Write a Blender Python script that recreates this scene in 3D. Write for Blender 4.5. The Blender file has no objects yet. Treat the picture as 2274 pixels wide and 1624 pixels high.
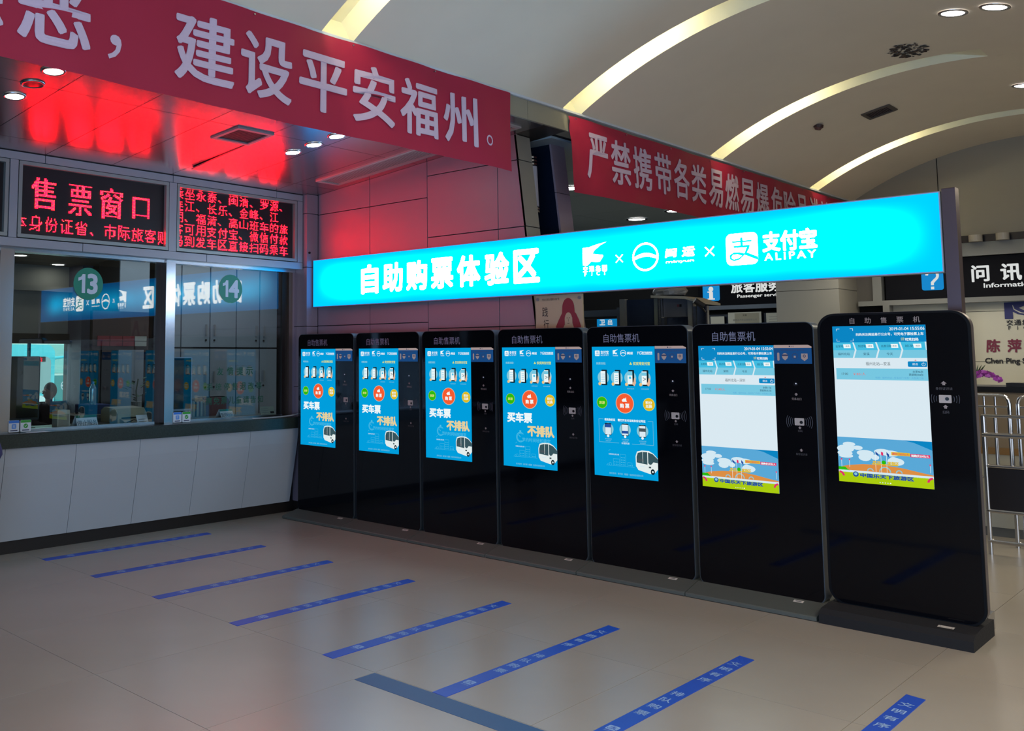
import bpy, bmesh, math, random
import numpy as np
from mathutils import Vector, Matrix, Euler
random.seed(7)
D = bpy.data; SC = bpy.context.scene; COL = SC.collection
PI = math.pi

# ------------------------------------------------------------------ camera
cam = D.cameras.new('camera'); camo = D.objects.new('camera', cam); COL.objects.link(camo)
cam.sensor_fit = 'HORIZONTAL'; cam.sensor_width = 36.0
cam.lens = 36.0 * 2079.54 / 2274
cam.shift_x = (1137 - 790.5) / 2274; cam.shift_y = (601.5 - 812) / 2274
A_, P_, R_ = map(math.radians, (44.0901, 5.1265, -0.0745))
f_ = Vector((math.sin(A_)*math.cos(P_), math.cos(A_)*math.cos(P_), math.sin(P_)))
r_ = Vector((math.cos(A_), -math.sin(A_), 0)); u_ = r_.cross(f_)
r2 = r_*math.cos(R_) + u_*math.sin(R_); u2 = u_*math.cos(R_) - r_*math.sin(R_)
m_ = Matrix((r2, u2, -f_)).transposed().to_4x4(); m_.translation = Vector((0, 0, 1.6))
camo.matrix_world = m_; cam.clip_start = 0.05; cam.clip_end = 300
SC.camera = camo

# ------------------------------------------------------------------ world, lights, exposure
w = D.worlds.new('world'); SC.world = w; w.use_nodes = True
bg = w.node_tree.nodes['Background']; bg.inputs[0].default_value = (0.78, 0.95, 1.0, 1); bg.inputs[1].default_value = 2.6
vs = SC.view_settings; vs.view_transform = 'Standard'; vs.look = 'None'; vs.gamma = 1; vs.use_curve_mapping = False
vs.exposure = 0.13

def area(name, loc, direction, sx, sy, power, color, spread=180):
    l = D.lights.new(name, 'AREA'); l.shape = 'RECTANGLE'; l.size = sx; l.size_y = sy; l.energy = power; l.color = color
    l.spread = math.radians(spread)
    o = D.objects.new(name, l); COL.objects.link(o); o.location = loc
    o.rotation_euler = Vector(direction).to_track_quat('-Z', 'Y').to_euler(); return o
# daylight coming in through the glazed entrance doors behind and left of the camera
area('daylight_entrance_left', (-2.3, -0.6, 1.3), (1, 0.0, 0.45), 6.8, 2.2, 520, (0.33, 0.58, 1.0))
area('daylight_entrance_back', (2.5, -4.9, 1.6), (0.1, 1, 0.0), 7.0, 2.2, 170, (0.72, 0.84, 1.0))
# the lamps of the hall, and a fill light for the passage
area('hall_lamp', (3.0, -1.5, 3.6), (0, 0, -1), 3, 1.5, 175, (1.0, 0.86, 0.68))
area('hall_lamp', (10.2, 0.6, 3.5), (0, -0.2, -1), 3, 1.0, 85, (1.0, 0.87, 0.66))
area('office_lamp', (6.5, 9.4, 2.8), (0, 0, -1), 3, 1.0, 24, (0.85, 0.93, 1.0))
area('passage_fill', (10.0, 8.0, 3.3), (0, 0, -1), 3, 3, 190, (0.82, 0.93, 1.0))  # unseen area fill, added to brighten the dark passage
area('office_lamp', (12.6, 3.6, 3.0), (0, 0, -1), 0.6, 1.6, 25, (1.0, 0.93, 0.8))

# ------------------------------------------------------------------ materials
def s2l(c):
    return tuple((x/12.92 if x <= 0.04045 else ((x+0.055)/1.055)**2.4) for x in c)
def hx(h):
    h = h.lstrip('#'); return s2l(tuple(int(h[i:i+2], 16)/255 for i in (0, 2, 4)))
_mc = {}
def mat(name, col, rough=0.5, metal=0.0, noise=0.0, scale=8.0, bump=0.0, spec=0.5, trans=0.0, stretch=None):
    if name in _mc: return _mc[name]
    m = D.materials.new(name); m.use_nodes = True; nt = m.node_tree; b = nt.nodes['Principled BSDF']
    c = hx(col) if isinstance(col, str) else col
    b.inputs['Base Color'].default_value = (*c, 1); b.inputs['Roughness'].default_value = rough
    b.inputs['Metallic'].default_value = metal; b.inputs['Specular IOR Level'].default_value = spec
    if trans: b.inputs['Transmission Weight'].default_value = trans
    tc = nt.nodes.new('ShaderNodeTexCoord'); mp = nt.nodes.new('ShaderNodeMapping'); nz = nt.nodes.new('ShaderNodeTexNoise')
    nt.links.new(tc.outputs['Object'], mp.inputs[0]); nt.links.new(mp.outputs[0], nz.inputs['Vector'])
    if stretch: mp.inputs['Scale'].default_value = stretch
    nz.inputs['Scale'].default_value = scale; nz.inputs['Detail'].default_value = 5
    if noise:
        mx = nt.nodes.new('ShaderNodeMix'); mx.data_type = 'RGBA'
        mx.inputs[6].default_value = (*[x*(1-noise) for x in c], 1); mx.inputs[7].default_value = (*[min(1, x*(1+noise)) for x in c], 1)
        nt.links.new(nz.outputs['Fac'], mx.inputs[0]); nt.links.new(mx.outputs[2], b.inputs['Base Color'])
    if bump:
        bp = nt.nodes.new('ShaderNodeBump'); bp.inputs['Strength'].default_value = bump; bp.inputs['Distance'].default_value = 0.01
        nt.links.new(nz.outputs['Fac'], bp.inputs['Height']); nt.links.new(bp.outputs[0], b.inputs['Normal'])
    _mc[name] = m; return m
def em(name, col, strength=1.0):
    if name in _mc: return _mc[name]
    m = D.materials.new(name); m.use_nodes = True; nt = m.node_tree; nt.nodes.remove(nt.nodes['Principled BSDF'])
    e = nt.nodes.new('ShaderNodeEmission'); c = hx(col) if isinstance(col, str) else col
    e.inputs[0].default_value = (*c, 1); e.inputs[1].default_value = strength
    nt.links.new(e.outputs[0], nt.nodes['Material Output'].inputs[0]); _mc[name] = m; return m
def glass(name, tint=(0.86, 0.92, 0.92), r0=0.045):
    m = D.materials.new(name); m.use_nodes = True; nt = m.node_tree; nt.nodes.remove(nt.nodes['Principled BSDF'])
    t = nt.nodes.new('ShaderNodeBsdfTransparent'); t.inputs[0].default_value = (*tint, 1)
    g = nt.nodes.new('ShaderNodeBsdfGlossy'); g.inputs['Roughness'].default_value = 0.0
    lw = nt.nodes.new('ShaderNodeLayerWeight'); lw.inputs[0].default_value = 0.5
    pw = nt.nodes.new('ShaderNodeMath'); pw.operation = 'POWER'; pw.inputs[1].default_value = 5
    ma = nt.nodes.new('ShaderNodeMath'); ma.operation = 'MULTIPLY_ADD'; ma.inputs[1].default_value = 1-r0; ma.inputs[2].default_value = r0
    mx = nt.nodes.new('ShaderNodeMixShader')
    nt.links.new(lw.outputs['Facing'], pw.inputs[0]); nt.links.new(pw.outputs[0], ma.inputs[0]); nt.links.new(ma.outputs[0], mx.inputs[0])
    nt.links.new(t.outputs[0], mx.inputs[1]); nt.links.new(g.outputs[0], mx.inputs[2])
    nt.links.new(mx.outputs[0], nt.nodes['Material Output'].inputs[0]); return m

M_vault = mat('vault_plaster', '#ddd0b8', 0.75, noise=0.04, scale=3)
M_floor = mat('floor_tile', '#a39b8e', 0.27, noise=0.10, scale=1.6, spec=0.5)
M_joint = mat('floor_joint', '#56524a', 0.8)
M_alu = mat('aluminium_panel', '#9a9aa0', 0.42, 0.35, noise=0.03, scale=2)
M_aluceil = mat('ceiling_aluminium', (0.36, 0.35, 0.37), 0.23, 0.9, noise=0.04, scale=2)
M_wallpan = mat('wall_panel_grey', '#92818b', 0.36, 0.25, noise=0.03, scale=2)
M_dark = mat('dark_gap', '#0c0b0c', 0.9)
M_steel = mat('stainless_steel', '#c4c4c6', 0.22, 1.0, noise=0.06, scale=20, stretch=(1, 1, 0.05))
M_granite = mat('green_granite', '#2c332d', 0.3, noise=0.75, scale=90)
M_counter = mat('counter_panel', '#a5a7a9', 0.5, noise=0.03, scale=3)
M_skirt = mat('dark_skirting', '#18110d', 0.5)
M_banner = mat('red_cloth', '#a01236', 0.62, noise=0.06, scale=3)
M_bantext = mat('pale_cloth_lettering', '#c9b0c0', 0.7, noise=0.05, scale=60)
M_black = mat('black_plastic', '#08090c', 0.35)
M_kglass = mat('kiosk_black_glass', '#04050a', 0.06, spec=0.3)
M_kside = mat('kiosk_grey_metal', '#5b6166', 0.35, 0.7)
M_kbase = mat('kiosk_base_grey', '#4e524c', 0.6, noise=0.08, scale=10)
M_kbase2 = mat('black_felt_base', '#101012', 0.85, noise=0.15, scale=60, bump=0.2)
M_ktext = mat('grey_print', '#7d8096', 0.5)
M_ktext2 = mat('brown_grey_print', '#8a7c78', 0.5)
M_white = mat('white_paint', '#c9ccd0', 0.5)
M_sticker = mat('sticker_white', '#cfc8be', 0.6)
M_grey = mat('mid_grey', '#6f7072', 0.6)
M_cab = mat('cabinet_grey', '#747b84', 0.5, noise=0.03, scale=3)
M_offw = mat('office_wall', '#9a958c', 0.8)
M_offd = mat('office_dark_wall', '#3a3432', 0.8)
M_tape = mat('blue_floor_tape', '#1748b8', 0.4, noise=0.06, scale=6)
M_tape2 = mat('dark_blue_floor_tape', '#1f4a78', 0.42, noise=0.05, scale=6)
M_tapetext = mat('tape_lettering', '#8fb0dc', 0.5)
M_navy = mat('navy_glass', '#0d1626', 0.2)
M_navyceil = mat('dark_ceiling', '#8d9aa0', 0.4)
M_green = mat('sticker_green', '#0f7d62', 0.5)
M_num = mat('number_print', '#c3cbd6', 0.5)
M_glass = glass('window_glass')
M_beige = mat('desk_beige', '#8a7960', 0.6, noise=0.05, scale=4)
M_cream = mat('cream_panel', '#bab7a6', 0.55, noise=0.03, scale=3)
M_skin = mat('skin', '#8a5f4c', 0.6)
M_coat = mat('purple_grey_coat', '#3c3c66', 0.9, noise=0.5, scale=30)
M_coat2 = mat('dark_uniform', '#2a1c20', 0.9)
M_hair = mat('black_hair', '#0c0a0a', 0.6)

# ------------------------------------------------------------------ mesh builder
_fc = {}
def glyphs(body, spacing=1.0):
    k = (body, spacing)
    if k in _fc: return _fc[k]
    c = D.curves.new('tmp', 'FONT'); c.body = body; c.size = 1; c.resolution_u = 3; c.space_character = spacing
    o = D.objects.new('tmp', c); COL.objects.link(o)
    dg = bpy.context.evaluated_depsgraph_get(); dg.update()
    me = D.meshes.new_from_object(o.evaluated_get(dg))
    V = [(v.co.x, v.co.y) for v in me.vertices]; F = [tuple(p.vertices) for p in me.polygons]
    D.objects.remove(o); D.curves.remove(c); D.meshes.remove(me)
    _fc[k] = (V, F); return _fc[k]

class MB:
    """collects shapes in one thing's local frame: x to the viewer's right, y away from the viewer, z up"""
    def __init__(s): s.v = []; s.f = []; s.m = []; s.mats = []
    def mi(s, m):
        if m not in s.mats: s.mats.append(m)
        return s.mats.index(m)
    def add(s, V, F, m):
        n = len(s.v); i = s.mi(m); s.v += [tuple(v) for v in V]; s.f += [tuple(a+n for a in f) for f in F]; s.m += [i]*len(F); return s
    def box(s, x0, x1, y0, y1, z0, z1, m):
        V = [(x, y, z) for x in (x0, x1) for y in (y0, y1) for z in (z0, z1)]
        return s.add(V, [(0, 1, 3, 2), (4, 6, 7, 5), (0, 4, 5, 1), (2, 3, 7, 6), (0, 2, 6, 4), (1, 5, 7, 3)], m)
    def bbox(s, x0, x1, y0, y1, z0, z1, b, m):
        """bevelled box: the four long outlines of the front chamfered"""
        pts = [(x0+b, z0), (x1-b, z0), (x1, z0+b), (x1, z1-b), (x1-b, z1), (x0+b, z1), (x0, z1-b), (x0, z0+b)]
        return s.prism(pts, y0, y1, m)
    def prism(s, pts, y0, y1, m):
        n = len(pts); V = [(x, y0, z) for x, z in pts] + [(x, y1, z) for x, z in pts]
        F = [tuple(range(n)), tuple(range(2*n-1, n-1, -1))] + [(i, i+n, (i+1) % n+n, (i+1) % n) for i in range(n)]
        return s.add(V, F, m)
    def prism_x(s, pts, x0, x1, m):
        n = len(pts); V = [(x0, y, z) for y, z in pts] + [(x1, y, z) for y, z in pts]
        F = [tuple(range(n)), tuple(range(2*n-1, n-1, -1))] + [(i, i+n, (i+1) % n+n, (i+1) % n) for i in range(n)]
        return s.add(V, F, m)
    def rr(s, x0, x1, z0, z1, r, y0, y1, m, seg=6):
        pts = []
        for cx, cz, a in ((x1-r, z1-r, 0), (x0+r, z1-r, 90), (x0+r, z0+r, 180), (x1-r, z0+r, 270)):
            for k in range(seg+1):
                t = math.radians(a+90*k/seg); pts.append((cx+r*math.cos(t), cz+r*math.sin(t)))
        return s.prism(pts, y0, y1, m)
    def cyl(s, p0, p1, r, m, n=12, r1=None):
        p0 = Vector(p0); p1 = Vector(p1); d = (p1-p0).normalized(); a = d.orthogonal().normalized(); b = d.cross(a); r1 = r if r1 is None else r1
        V = [tuple(p0+(a*math.cos(2*PI*i/n)+b*math.sin(2*PI*i/n))*r) for i in range(n)] + [tuple(p1+(a*math.cos(2*PI*i/n)+b*math.sin(2*PI*i/n))*r1) for i in range(n)]
        return s.add(V, [tuple(range(n)), tuple(range(2*n-1, n-1, -1))]+[(i, i+n, (i+1) % n+n, (i+1) % n) for i in range(n)], m)
    def tube(s, pts, r, m, n=8):
        P = [Vector(p) for p in pts]; rings = []; up = None
        for i, p in enumerate(P):
            d = (P[min(i+1, len(P)-1)]-P[max(i-1, 0)]).normalized()
            if up is None: up = d.orthogonal().normalized()
            up = (up-d*up.dot(d)).normalized(); b = d.cross(up)
            rings.append([tuple(p+(up*math.cos(2*PI*k/n)+b*math.sin(2*PI*k/n))*r) for k in range(n)])
        V = [v for g in rings for v in g]; F = []
        for i in range(len(P)-1):
            for k in range(n): F.append((i*n+k, (i+1)*n+k, (i+1)*n+(k+1) % n, i*n+(k+1) % n))
        F.append(tuple(range(n))); F.append(tuple(range(len(V)-1, len(V)-n-1, -1)))
        return s.add(V, F, m)
    def sphere(s, c, r, m, n=10, sc=(1, 1, 1)):
        V = []; F = []
        for i in range(n+1):
            t = PI*i/n
            for k in range(2*n): a = PI*k/n; V.append((c[0]+r*sc[0]*math.sin(t)*math.cos(a), c[1]+r*sc[1]*math.sin(t)*math.sin(a), c[2]+r*sc[2]*math.cos(t)))
        for i in range(n):
            for k in range(2*n): F.append((i*2*n+k, i*2*n+(k+1) % (2*n), (i+1)*2*n+(k+1) % (2*n), (i+1)*2*n+k))
        return s.add(V, F, m)
    # ---- flat print, drawn on the plane y
    def poly(s, pts, y, m): return s.add([(x, y, z) for x, z in pts], [tuple(range(len(pts)))], m)
    def rect(s, x0, x1, z0, z1, y, m): return s.poly([(x0, z0), (x1, z0), (x1, z1), (x0, z1)], y, m)
    def disc(s, x, z, r, y, m, n=24, rz=None): rz = rz or r; return s.poly([(x+r*math.cos(2*PI*i/n), z+rz*math.sin(2*PI*i/n)) for i in range(n)], y, m)
    def ring(s, x, z, r, t, y, m, n=28, a0=0, a1=360):
        V = []; k = n+1
        for i in range(k):
            a = math.radians(a0+(a1-a0)*i/n); V += [(x+r*math.cos(a), y, z+r*math.sin(a)), (x+(r-t)*math.cos(a), y, z+(r-t)*math.sin(a))]
        return s.add(V, [(2*i, 2*i+1, 2*i+3, 2*i+2) for i in range(n)], m)
    def rrf(s, x0, x1, z0, z1, r, y, m, seg=4):
        pts = []
        for cx, cz, a in ((x1-r, z1-r, 0), (x0+r, z1-r, 90), (x0+r, z0+r, 180), (x1-r, z0+r, 270)):
            for k in range(seg+1): t = math.radians(a+90*k/seg); pts.append((cx+r*math.cos(t), cz+r*math.sin(t)))
        return s.poly(pts, y, m)
    def text(s, body, x, z, h, y, m, w=None, align='l', bold=0.0, spacing=1.0, depth=0.00008, shear=0.0):
        """x,z: left (or centre/right) and vertical middle; h: glyph height; w: total width if given"""
        V, F = glyphs(body, spacing)
        xs = [v[0] for v in V]; zs = [v[1] for v in V]
        cjk = any(ord(c) > 0x2000 for c in body)
        zlo, zhi = (-0.10, 0.86) if cjk else (min(zs), max(zs))
        if len(body) == 1 and body not in '，、。': zlo, zhi = min(zs), max(zs)
        sz = h/(zhi-zlo); x0, x1 = min(xs), max(xs); sx = (w/(x1-x0)) if w else sz
        W = (x1-x0)*sx; ox = {'l': 0, 'c': -W/2, 'r': -W}[align]
        cps = [(0, 0)] if not bold else [(-bold, 0), (bold, 0), (0, bold), (0, -bold), (0, 0)] if bold < 0.02 else [(-bold, -bold*.6), (bold, bold*.6), (-bold, bold*.6), (bold, -bold*.6), (0, bold), (0, -bold), (0, 0)]
        for k, (dx, dz) in enumerate(cps):
            s.add([(x+ox+(a-x0)*sx+dx*sx+shear*(b-zlo)*sz, y-k*depth, z+(b-(zlo+zhi)/2)*sz+dz*sz) for a, b in V], F, m)
        return s
    def build(s, name, parent=None, loc=(0, 0, 0), smooth=False, offset=None, **props):
        me = D.meshes.new(name); V = s.v
        if offset is not None: V = [(a-offset[0], b-offset[1], c-offset[2]) for a, b, c in V]
        me.from_pydata(V, [], s.f); me.polygons.foreach_set('material_index', s.m)
        for m in s.mats: me.materials.append(m)
        if smooth: me.polygons.foreach_set('use_smooth', [True]*len(s.f))
        me.update(); o = D.objects.new(name, me); COL.objects.link(o); o.location = loc
        if parent: o.parent = parent
        for k, v in props.items(): o[k] = v
        return o
def thing(name, label, cat, loc=(0, 0, 0), rz=0.0, group=None, kind=None, rx=0):
    o = D.objects.new(name, None); COL.objects.link(o); o.location = loc; o.rotation_euler = (rx, 0, rz); o.empty_display_size = 0.1
    if kind: o['kind'] = kind
    if label: o['label'] = label
    if cat: o['category'] = cat
    if group: o['group'] = group
    return o
def tag(o, label, cat, group=None):
    o['label'] = label; o['category'] = cat
    if group: o['group'] = group
    return o
def W(o): return tuple(o.location)          # world-vertex parts of an unrotated thing are stored relative to it
def part(name, mb, parent, **k):
    off = Vector((0, 0, 0)); p = parent
    while p: off += Vector(p.location); p = p.parent
    return mb.build(name, parent, offset=tuple(off), **k)
def copy_tree(o, parent=None):
    c = o.copy(); COL.objects.link(c); c.parent = parent
    for ch in list(o.children): copy_tree(ch, c)
    return c
FACE = -PI/2      # things seen from the camera side of the kiosk row: local x runs to world -Y, local y to world +X

# ================================================================== SETTING
# ---- floor of large tiles
fl = thing('floor', None, None, kind='structure')
part('floor_base', MB().box(-6, 15, -6, 12.6, -0.30, -0.006, M_joint), fl)
xs = [3.475+1.03*k for k in range(-7, 11)]; ys = [3.455+0.955*k for k in range(-7, 6)]
tile_me = {}
for i in range(len(xs)-1):
    for j in range(len(ys)-1):
        b = MB(); g = 0.0014; x0, x1, y0, y1 = g, 1.03-g, g, 0.955-g
        if 't' not in tile_me:
            b.add([(x0, y0, 0), (x1, y0, 0), (x1, y1, 0), (x0, y1, 0), (x0, y0, -.008), (x1, y0, -.008), (x1, y1, -.008), (x0, y1, -.008)],
                  [(0, 1, 2, 3), (0, 4, 5, 1), (1, 5, 6, 2), (2, 6, 7, 3), (3, 7, 4, 0)], M_floor)
            o = b.build('tile', fl, loc=(xs[i], ys[j], 0)); tile_me['t'] = o.data
        else:
            o = D.objects.new('tile', tile_me['t']); COL.objects.link(o); o.parent = fl; o.location = (xs[i], ys[j], 0)

# ---- outer shell of the hall
def shell(name, *bx):
    b = MB()
    for q in bx: b.box(*q)
    return b.build(name, kind='structure')
shell('wall_left', (-2.6, -2.4, -6, 12.6, 0, 5, M_offw))
shell('wall_back', (-5, 15, -5.2, -5, 0, 5, M_offw))
shell('trim_3', (-5, 15, -5, 0.25, 3.70, 3.85, M_vault))
shell('trim_4', (-5, 15, -5, 13, 5.0, 5.2, M_dark))

# ---- barrel vault with five lit grooves
R0 = 3.975; YC = 2.35; ZC = 4.30-R0; YE = 4.45; HA = math.asin(2.1/R0)
grooves = [(x, x+0.29) for x in (1.21, 3.985, 6.77, 9.555, 12.33)]
def arc(x, a, dr=0.0): return (x, YC+(R0+dr)*math.sin(a), ZC+(R0+dr)*math.cos(a))
def arcstrip(b, x0, x1, m, dr=0.0, n=40, a0=-HA, a1=HA):
    V = []
    for i in range(n+1):
        a = a0+(a1-a0)*i/n; V += [arc(x0, a, dr), arc(x1, a, dr)]
    b.add(V, [(2*i, 2*i+1, 2*i+3, 2*i+2) for i in range(n)], m)
vault = thing('ceiling', None, None, kind='structure')
edges = [-5.0]+[v for g in grooves for v in g]+[13.9]
for k in range(0, len(edges), 2):
    b = MB(); arcstrip(b, edges[k], edges[k+1], M_vault); part('vault_section', b, vault, smooth=True)
M_groove = mat('groove_white', '#e2ddc0', 0.7)
for gi, (x0, x1) in enumerate(grooves):
    b = MB(); n = 40; a0 = -0.10; dep = 0.20; V = []
    for i in range(n+1):
        a = a0+(HA-a0)*i/n; d = dep*min(1, max(0.0, (a-a0)/0.22)); d = max(d, 0.002)
        V += [arc(x0, a), arc(x0-0.10, a, 0.02+d*0), arc(x0-0.10, a, d), arc(x1, a, d), arc(x1, a)]
    for i in range(n):
        for k in range(4): b.add([V[i*5+k], V[i*5+k+1], V[(i+1)*5+k+1], V[(i+1)*5+k]], [(0, 1, 2, 3)], M_groove)
    arcstrip(b, x0, x1, M_vault, 0, 20, -HA, a0)
    b.add([arc(x0-0.10, HA, dep), arc(x1, HA, dep), arc(x1, HA), arc(x0-0.1, HA)], [(0, 1, 2, 3)], M_groove)
    part('light_groove', b, vault, smooth=False)
    if 1 <= gi:
        for a1, a2 in ((0.28, 0.36), (0.405, 0.475)):
            t = MB().tube([arc(x0-0.045, a1+(a2-a1)*i/4, 0.11) for i in range(5)], 0.016, em('groove_lamp', (1.0, 0.93, 0.72), 55), 6)
            part('tube_lamp', t, vault)
# end wall of the hall, behind the information desk
b = MB(); n = 30; arcp = [(YC+R0*math.sin(-HA+2*HA*i/n), ZC+R0*math.cos(-HA+2*HA*i/n)) for i in range(n+1)]
M_endw = mat('end_wall_panel', '#958c7a', 0.6, noise=0.03, scale=2)
ew = thing('wall_right', None, None, kind='structure')
ysj = [4.45, 3.398, 1.9, 0.25]
for k in range(3):
    hi, lo = ysj[k], ysj[k+1]; g = 0.006
    pts = [(hi-g, 3.10), (lo+g, 3.10)] + [(y, z+0.01) for y, z in arcp if lo+g <= y <= hi-g]
    pts = [(hi-g, 3.10), (lo+g, 3.10), (lo+g, ZC+math.sqrt(max(0, R0**2-(lo-YC)**2)))] + [(y, z) for y, z in arcp if lo+g < y < hi-g] + [(hi-g, ZC+math.sqrt(R0**2-(hi-g-YC)**2))]
    b = MB().prism_x(pts, 13.9, 13.96, M_endw); part('panel', b, ew)
part('backing', MB().box(13.97, 14.1, -5, 12.6, 0, 5, M_dark), ew)
part('lower_wall', MB().box(13.9, 13.97, -5, 0.2, 0, 3.75, M_endw), ew)

# ---- edge beam between the vault and the low ceiling, with the downstand
eb = thing('trim_1', None, None, kind='structure')
M_beam = mat('beam_panel', '#8c8674', 0.55, noise=0.05, scale=3)
for x0, x1 in ((-5, 0.0), (0.006, 2.1), (2.106, 4.2), (4.206, 6.28), (6.286, 6.85)):
    part('beam_panel', MB().box(x0, x1, 4.45, 4.55, 3.53, 3.69, M_beam), eb)
part('beam_panel', MB().box(6.86, 13.9, 4.46, 4.6, 3.53, 3.69, M_beam), eb)
part('shadow_trim', MB().box(-5, 13.9, 4.43, 4.50, 3.692, 3.71, M_white), eb)
part('blocking', MB().box(-5, 13.9, 4.56, 4.7, 3.56, 5.0, M_dark), eb)

# ---- low aluminium ceiling over the ticket counter (rises towards the hall)
lc = thing('trim_2', None, None, kind='structure')
def zc(y): return 3.913-0.0865*y
xj = [2.897+0.6175*k for k in range(-8, 6)]+[6.53]
yj = [4.47, 5.895, 7.05, 7.5]
for i in range(len(xj)-1):
    for j in range(3):
        g = 0.003; x0, x1, y0, y1 = xj[i]+g, xj[i+1]-g, yj[j]+g, yj[j+1]-g
        if xj[i] > 5.9 and j < 2 and False: continue
        dz = [0, 0, 0, 0]
        if j == 1 and abs(xj[i]-4.7495) < 0.05: dz = [-0.0, 0, 0, -0.028]
        if j == 1 and abs(xj[i]-4.132) < 0.05: dz = [0, 0, -0.004, 0]
        V = [(x0, y0, zc(y0)+dz[0]), (x1, y0, zc(y0)+dz[1]), (x1, y1, zc(y1)+dz[2]), (x0, y1, zc(y1)+dz[3])]
        V += [(a, q, z+0.012) for a, q, z in V]
        part('ceiling_panel', MB().add(V, [(0, 1, 2, 3), (7, 6, 5, 4), (0, 4, 5, 1), (1, 5, 6, 2), (2, 6, 7, 3), (3, 7, 4, 0)], M_aluceil), lc)
b = MB()
V = [(6.533, 4.47, zc(4.47)), (6.855, 4.47, zc(4.47)), (6.855, 7.0, zc(7.0)), (6.533, 7.0, zc(7.0))]
V += [(a, q, z+.012) for a, q, z in V]
part('soffit_panel', MB().add(V, [(0, 1, 2, 3), (7, 6, 5, 4), (0, 4, 5, 1), (1, 5, 6, 2), (2, 6, 7, 3), (3, 7, 4, 0)], mat('soffit_dark', '#4a4744', .35, .6)), lc)
V = [(-5, 4.46, zc(4.46)+.05), (6.6, 4.46, zc(4.46)+.05), (6.6, 8, zc(8)+.05), (-5, 8, zc(8)+.05)]
V += [(a, q, z+.05) for a, q, z in V]
b.add(V, [(0, 1, 2, 3), (7, 6, 5, 4), (0, 4, 5, 1), (1, 5, 6, 2), (2, 6, 7, 3), (3, 7, 4, 0)], M_dark); part('ceiling_backing', b, lc)

# ---- panelled side wall behind the sign, its end leaning outwards
sw = thing('wall_front', None, None, kind='structure')
XW = 6.535
def yend(z): return 4.37+0.1105*z      # leaning edge
def wp(y0, y1, z0, z1, lean=False, top=False):
    """panel between y0 (left, far) and y1 (right, near)"""
    g = 0.004; zt = (lambda y: zc(y)) if top else (lambda y: z1-g)
    if lean:
        pts = [(y0-g, z0+g), (yend(z0)+0, z0+g), (yend(z1), zt(yend(z1))), (y0-g, zt(y0))]
    else: pts = [(y0-g, z0+g), (y1+g, z0+g), (y1+g, zt(y1)), (y0-g, zt(y0))]
    part('panel', MB().prism_x(pts, XW, XW+0.02, M_wallpan), sw)
for y0, y1 in ((7.32, 6.547), (6.547, 5.783)):
    wp(y0, y1, 0.10, 1.0); wp(y0, y1, 1.0, 1.90); wp(y0, y1, 1.90, 3.07); wp(y0, y1, 3.07, 3.4, top=True)
for z0, z1, tp in ((0.1, 0.9, False), (0.9, 1.84, False), (1.84, 2.69, False), (2.69, 3.273, False), (3.273, 3.5, True)):
    wp(5.783, 4.96, z0, z1, top=tp); wp(4.96, 0, z0, z1, lean=True, top=tp)
    q = z1 if not tp else 3.50
    # end face of the wall
    g = 0.004; V = [(XW, yend(z0+g)-.001, z0+g), (XW+0.2, yend(z0+g)-.001, z0+g), (XW+0.2, yend(q-g)-.001, q-g), (XW, yend(q-g)-.001, q-g)]
    V += [(a, c+0.02, z) for a, c, z in V]
    part('end_panel', MB().add(V, [(0, 1, 2, 3), (7, 6, 5, 4), (0, 4, 5, 1), (1, 5, 6, 2), (2, 6, 7, 3), (3, 7, 4, 0)], mat('end_panel', '#8c877c', 0.45, 0.2)), sw)
b = MB().prism_x([(7.9, 0), (yend(0)+0.02, 0), (yend(3.5)+0.02, 3.5), (7.9, 3.28)], XW+0.021, XW+0.199, M_dark); part('core', b, sw)
b = MB().prism_x([(7.33, 0), (yend(0), 0), (yend(0.1), 0.1), (7.33, 0.1)], XW-0.004, XW+0.02, M_skirt); part('skirting', b, sw)
# pilaster between side wall and ticket front
pl_ = thing('trim_5', None, None, kind='structure')
zz = [0.10, 1.27, 1.894, 2.51, 3.074, zc(7.32)]
for z0, z1 in zip(zz[:-1], zz[1:]):
    part('panel', MB().bbox(6.38, XW-.004, 7.32, 7.36, z0+.003, z1-.003, .003, M_wallpan), pl_)
    part('side_panel', MB().box(6.38, 6.40, 7.361, 7.60, z0+.003, z1-.003, M_wallpan), pl_)
part('core', MB().box(6.401, XW-.01, 7.361, 7.7, 0, 3.27, M_dark), pl_)
part('skirting', MB().box(6.374, XW-.005, 7.314, 7.6, 0, 0.10, M_skirt), pl_)

# second leaning pier and dark glazing of the passage beside the wall
pr = thing('trim_6', None, None, kind='structure')
for z0, z1 in ((0.0, 1.2), (1.2, 2.1), (2.1, 3.05), (3.05, 3.52)):
    V = [(7.08, yend(z0+.003)+.01, z0+.003), (7.29, yend(z0+.003)+.01, z0+.003), (7.29, yend(z1-.003)+.01, z1-.003), (7.08, yend(z1-.003)+.01, z1-.003)]
    V += [(a, c+0.02, z) for a, c, z in V]
    part('panel', MB().add(V, [(0, 1, 2, 3), (7, 6, 5, 4), (0, 4, 5, 1), (1, 5, 6, 2), (2, 6, 7, 3), (3, 7, 4, 0)], M_wallpan), pr)
V = [(XW+.2, yend(0)+.7, 0), (7.29, yend(0)+.7, 0), (7.29, yend(3.52)+.7, 3.52), (XW+.2, yend(3.52)+.7, 3.52)]
V += [(a, c+0.02, z) for a, c, z in V]
b = MB(); V2 = [(7.084, yend(0)+.031, 0), (7.286, yend(0)+.031, 0), (7.286, yend(3.52)+.031, 3.52), (7.084, yend(3.52)+.031, 3.52)]
V2 += [(a, c+0.62, z) for a, c, z in V2]
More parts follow.
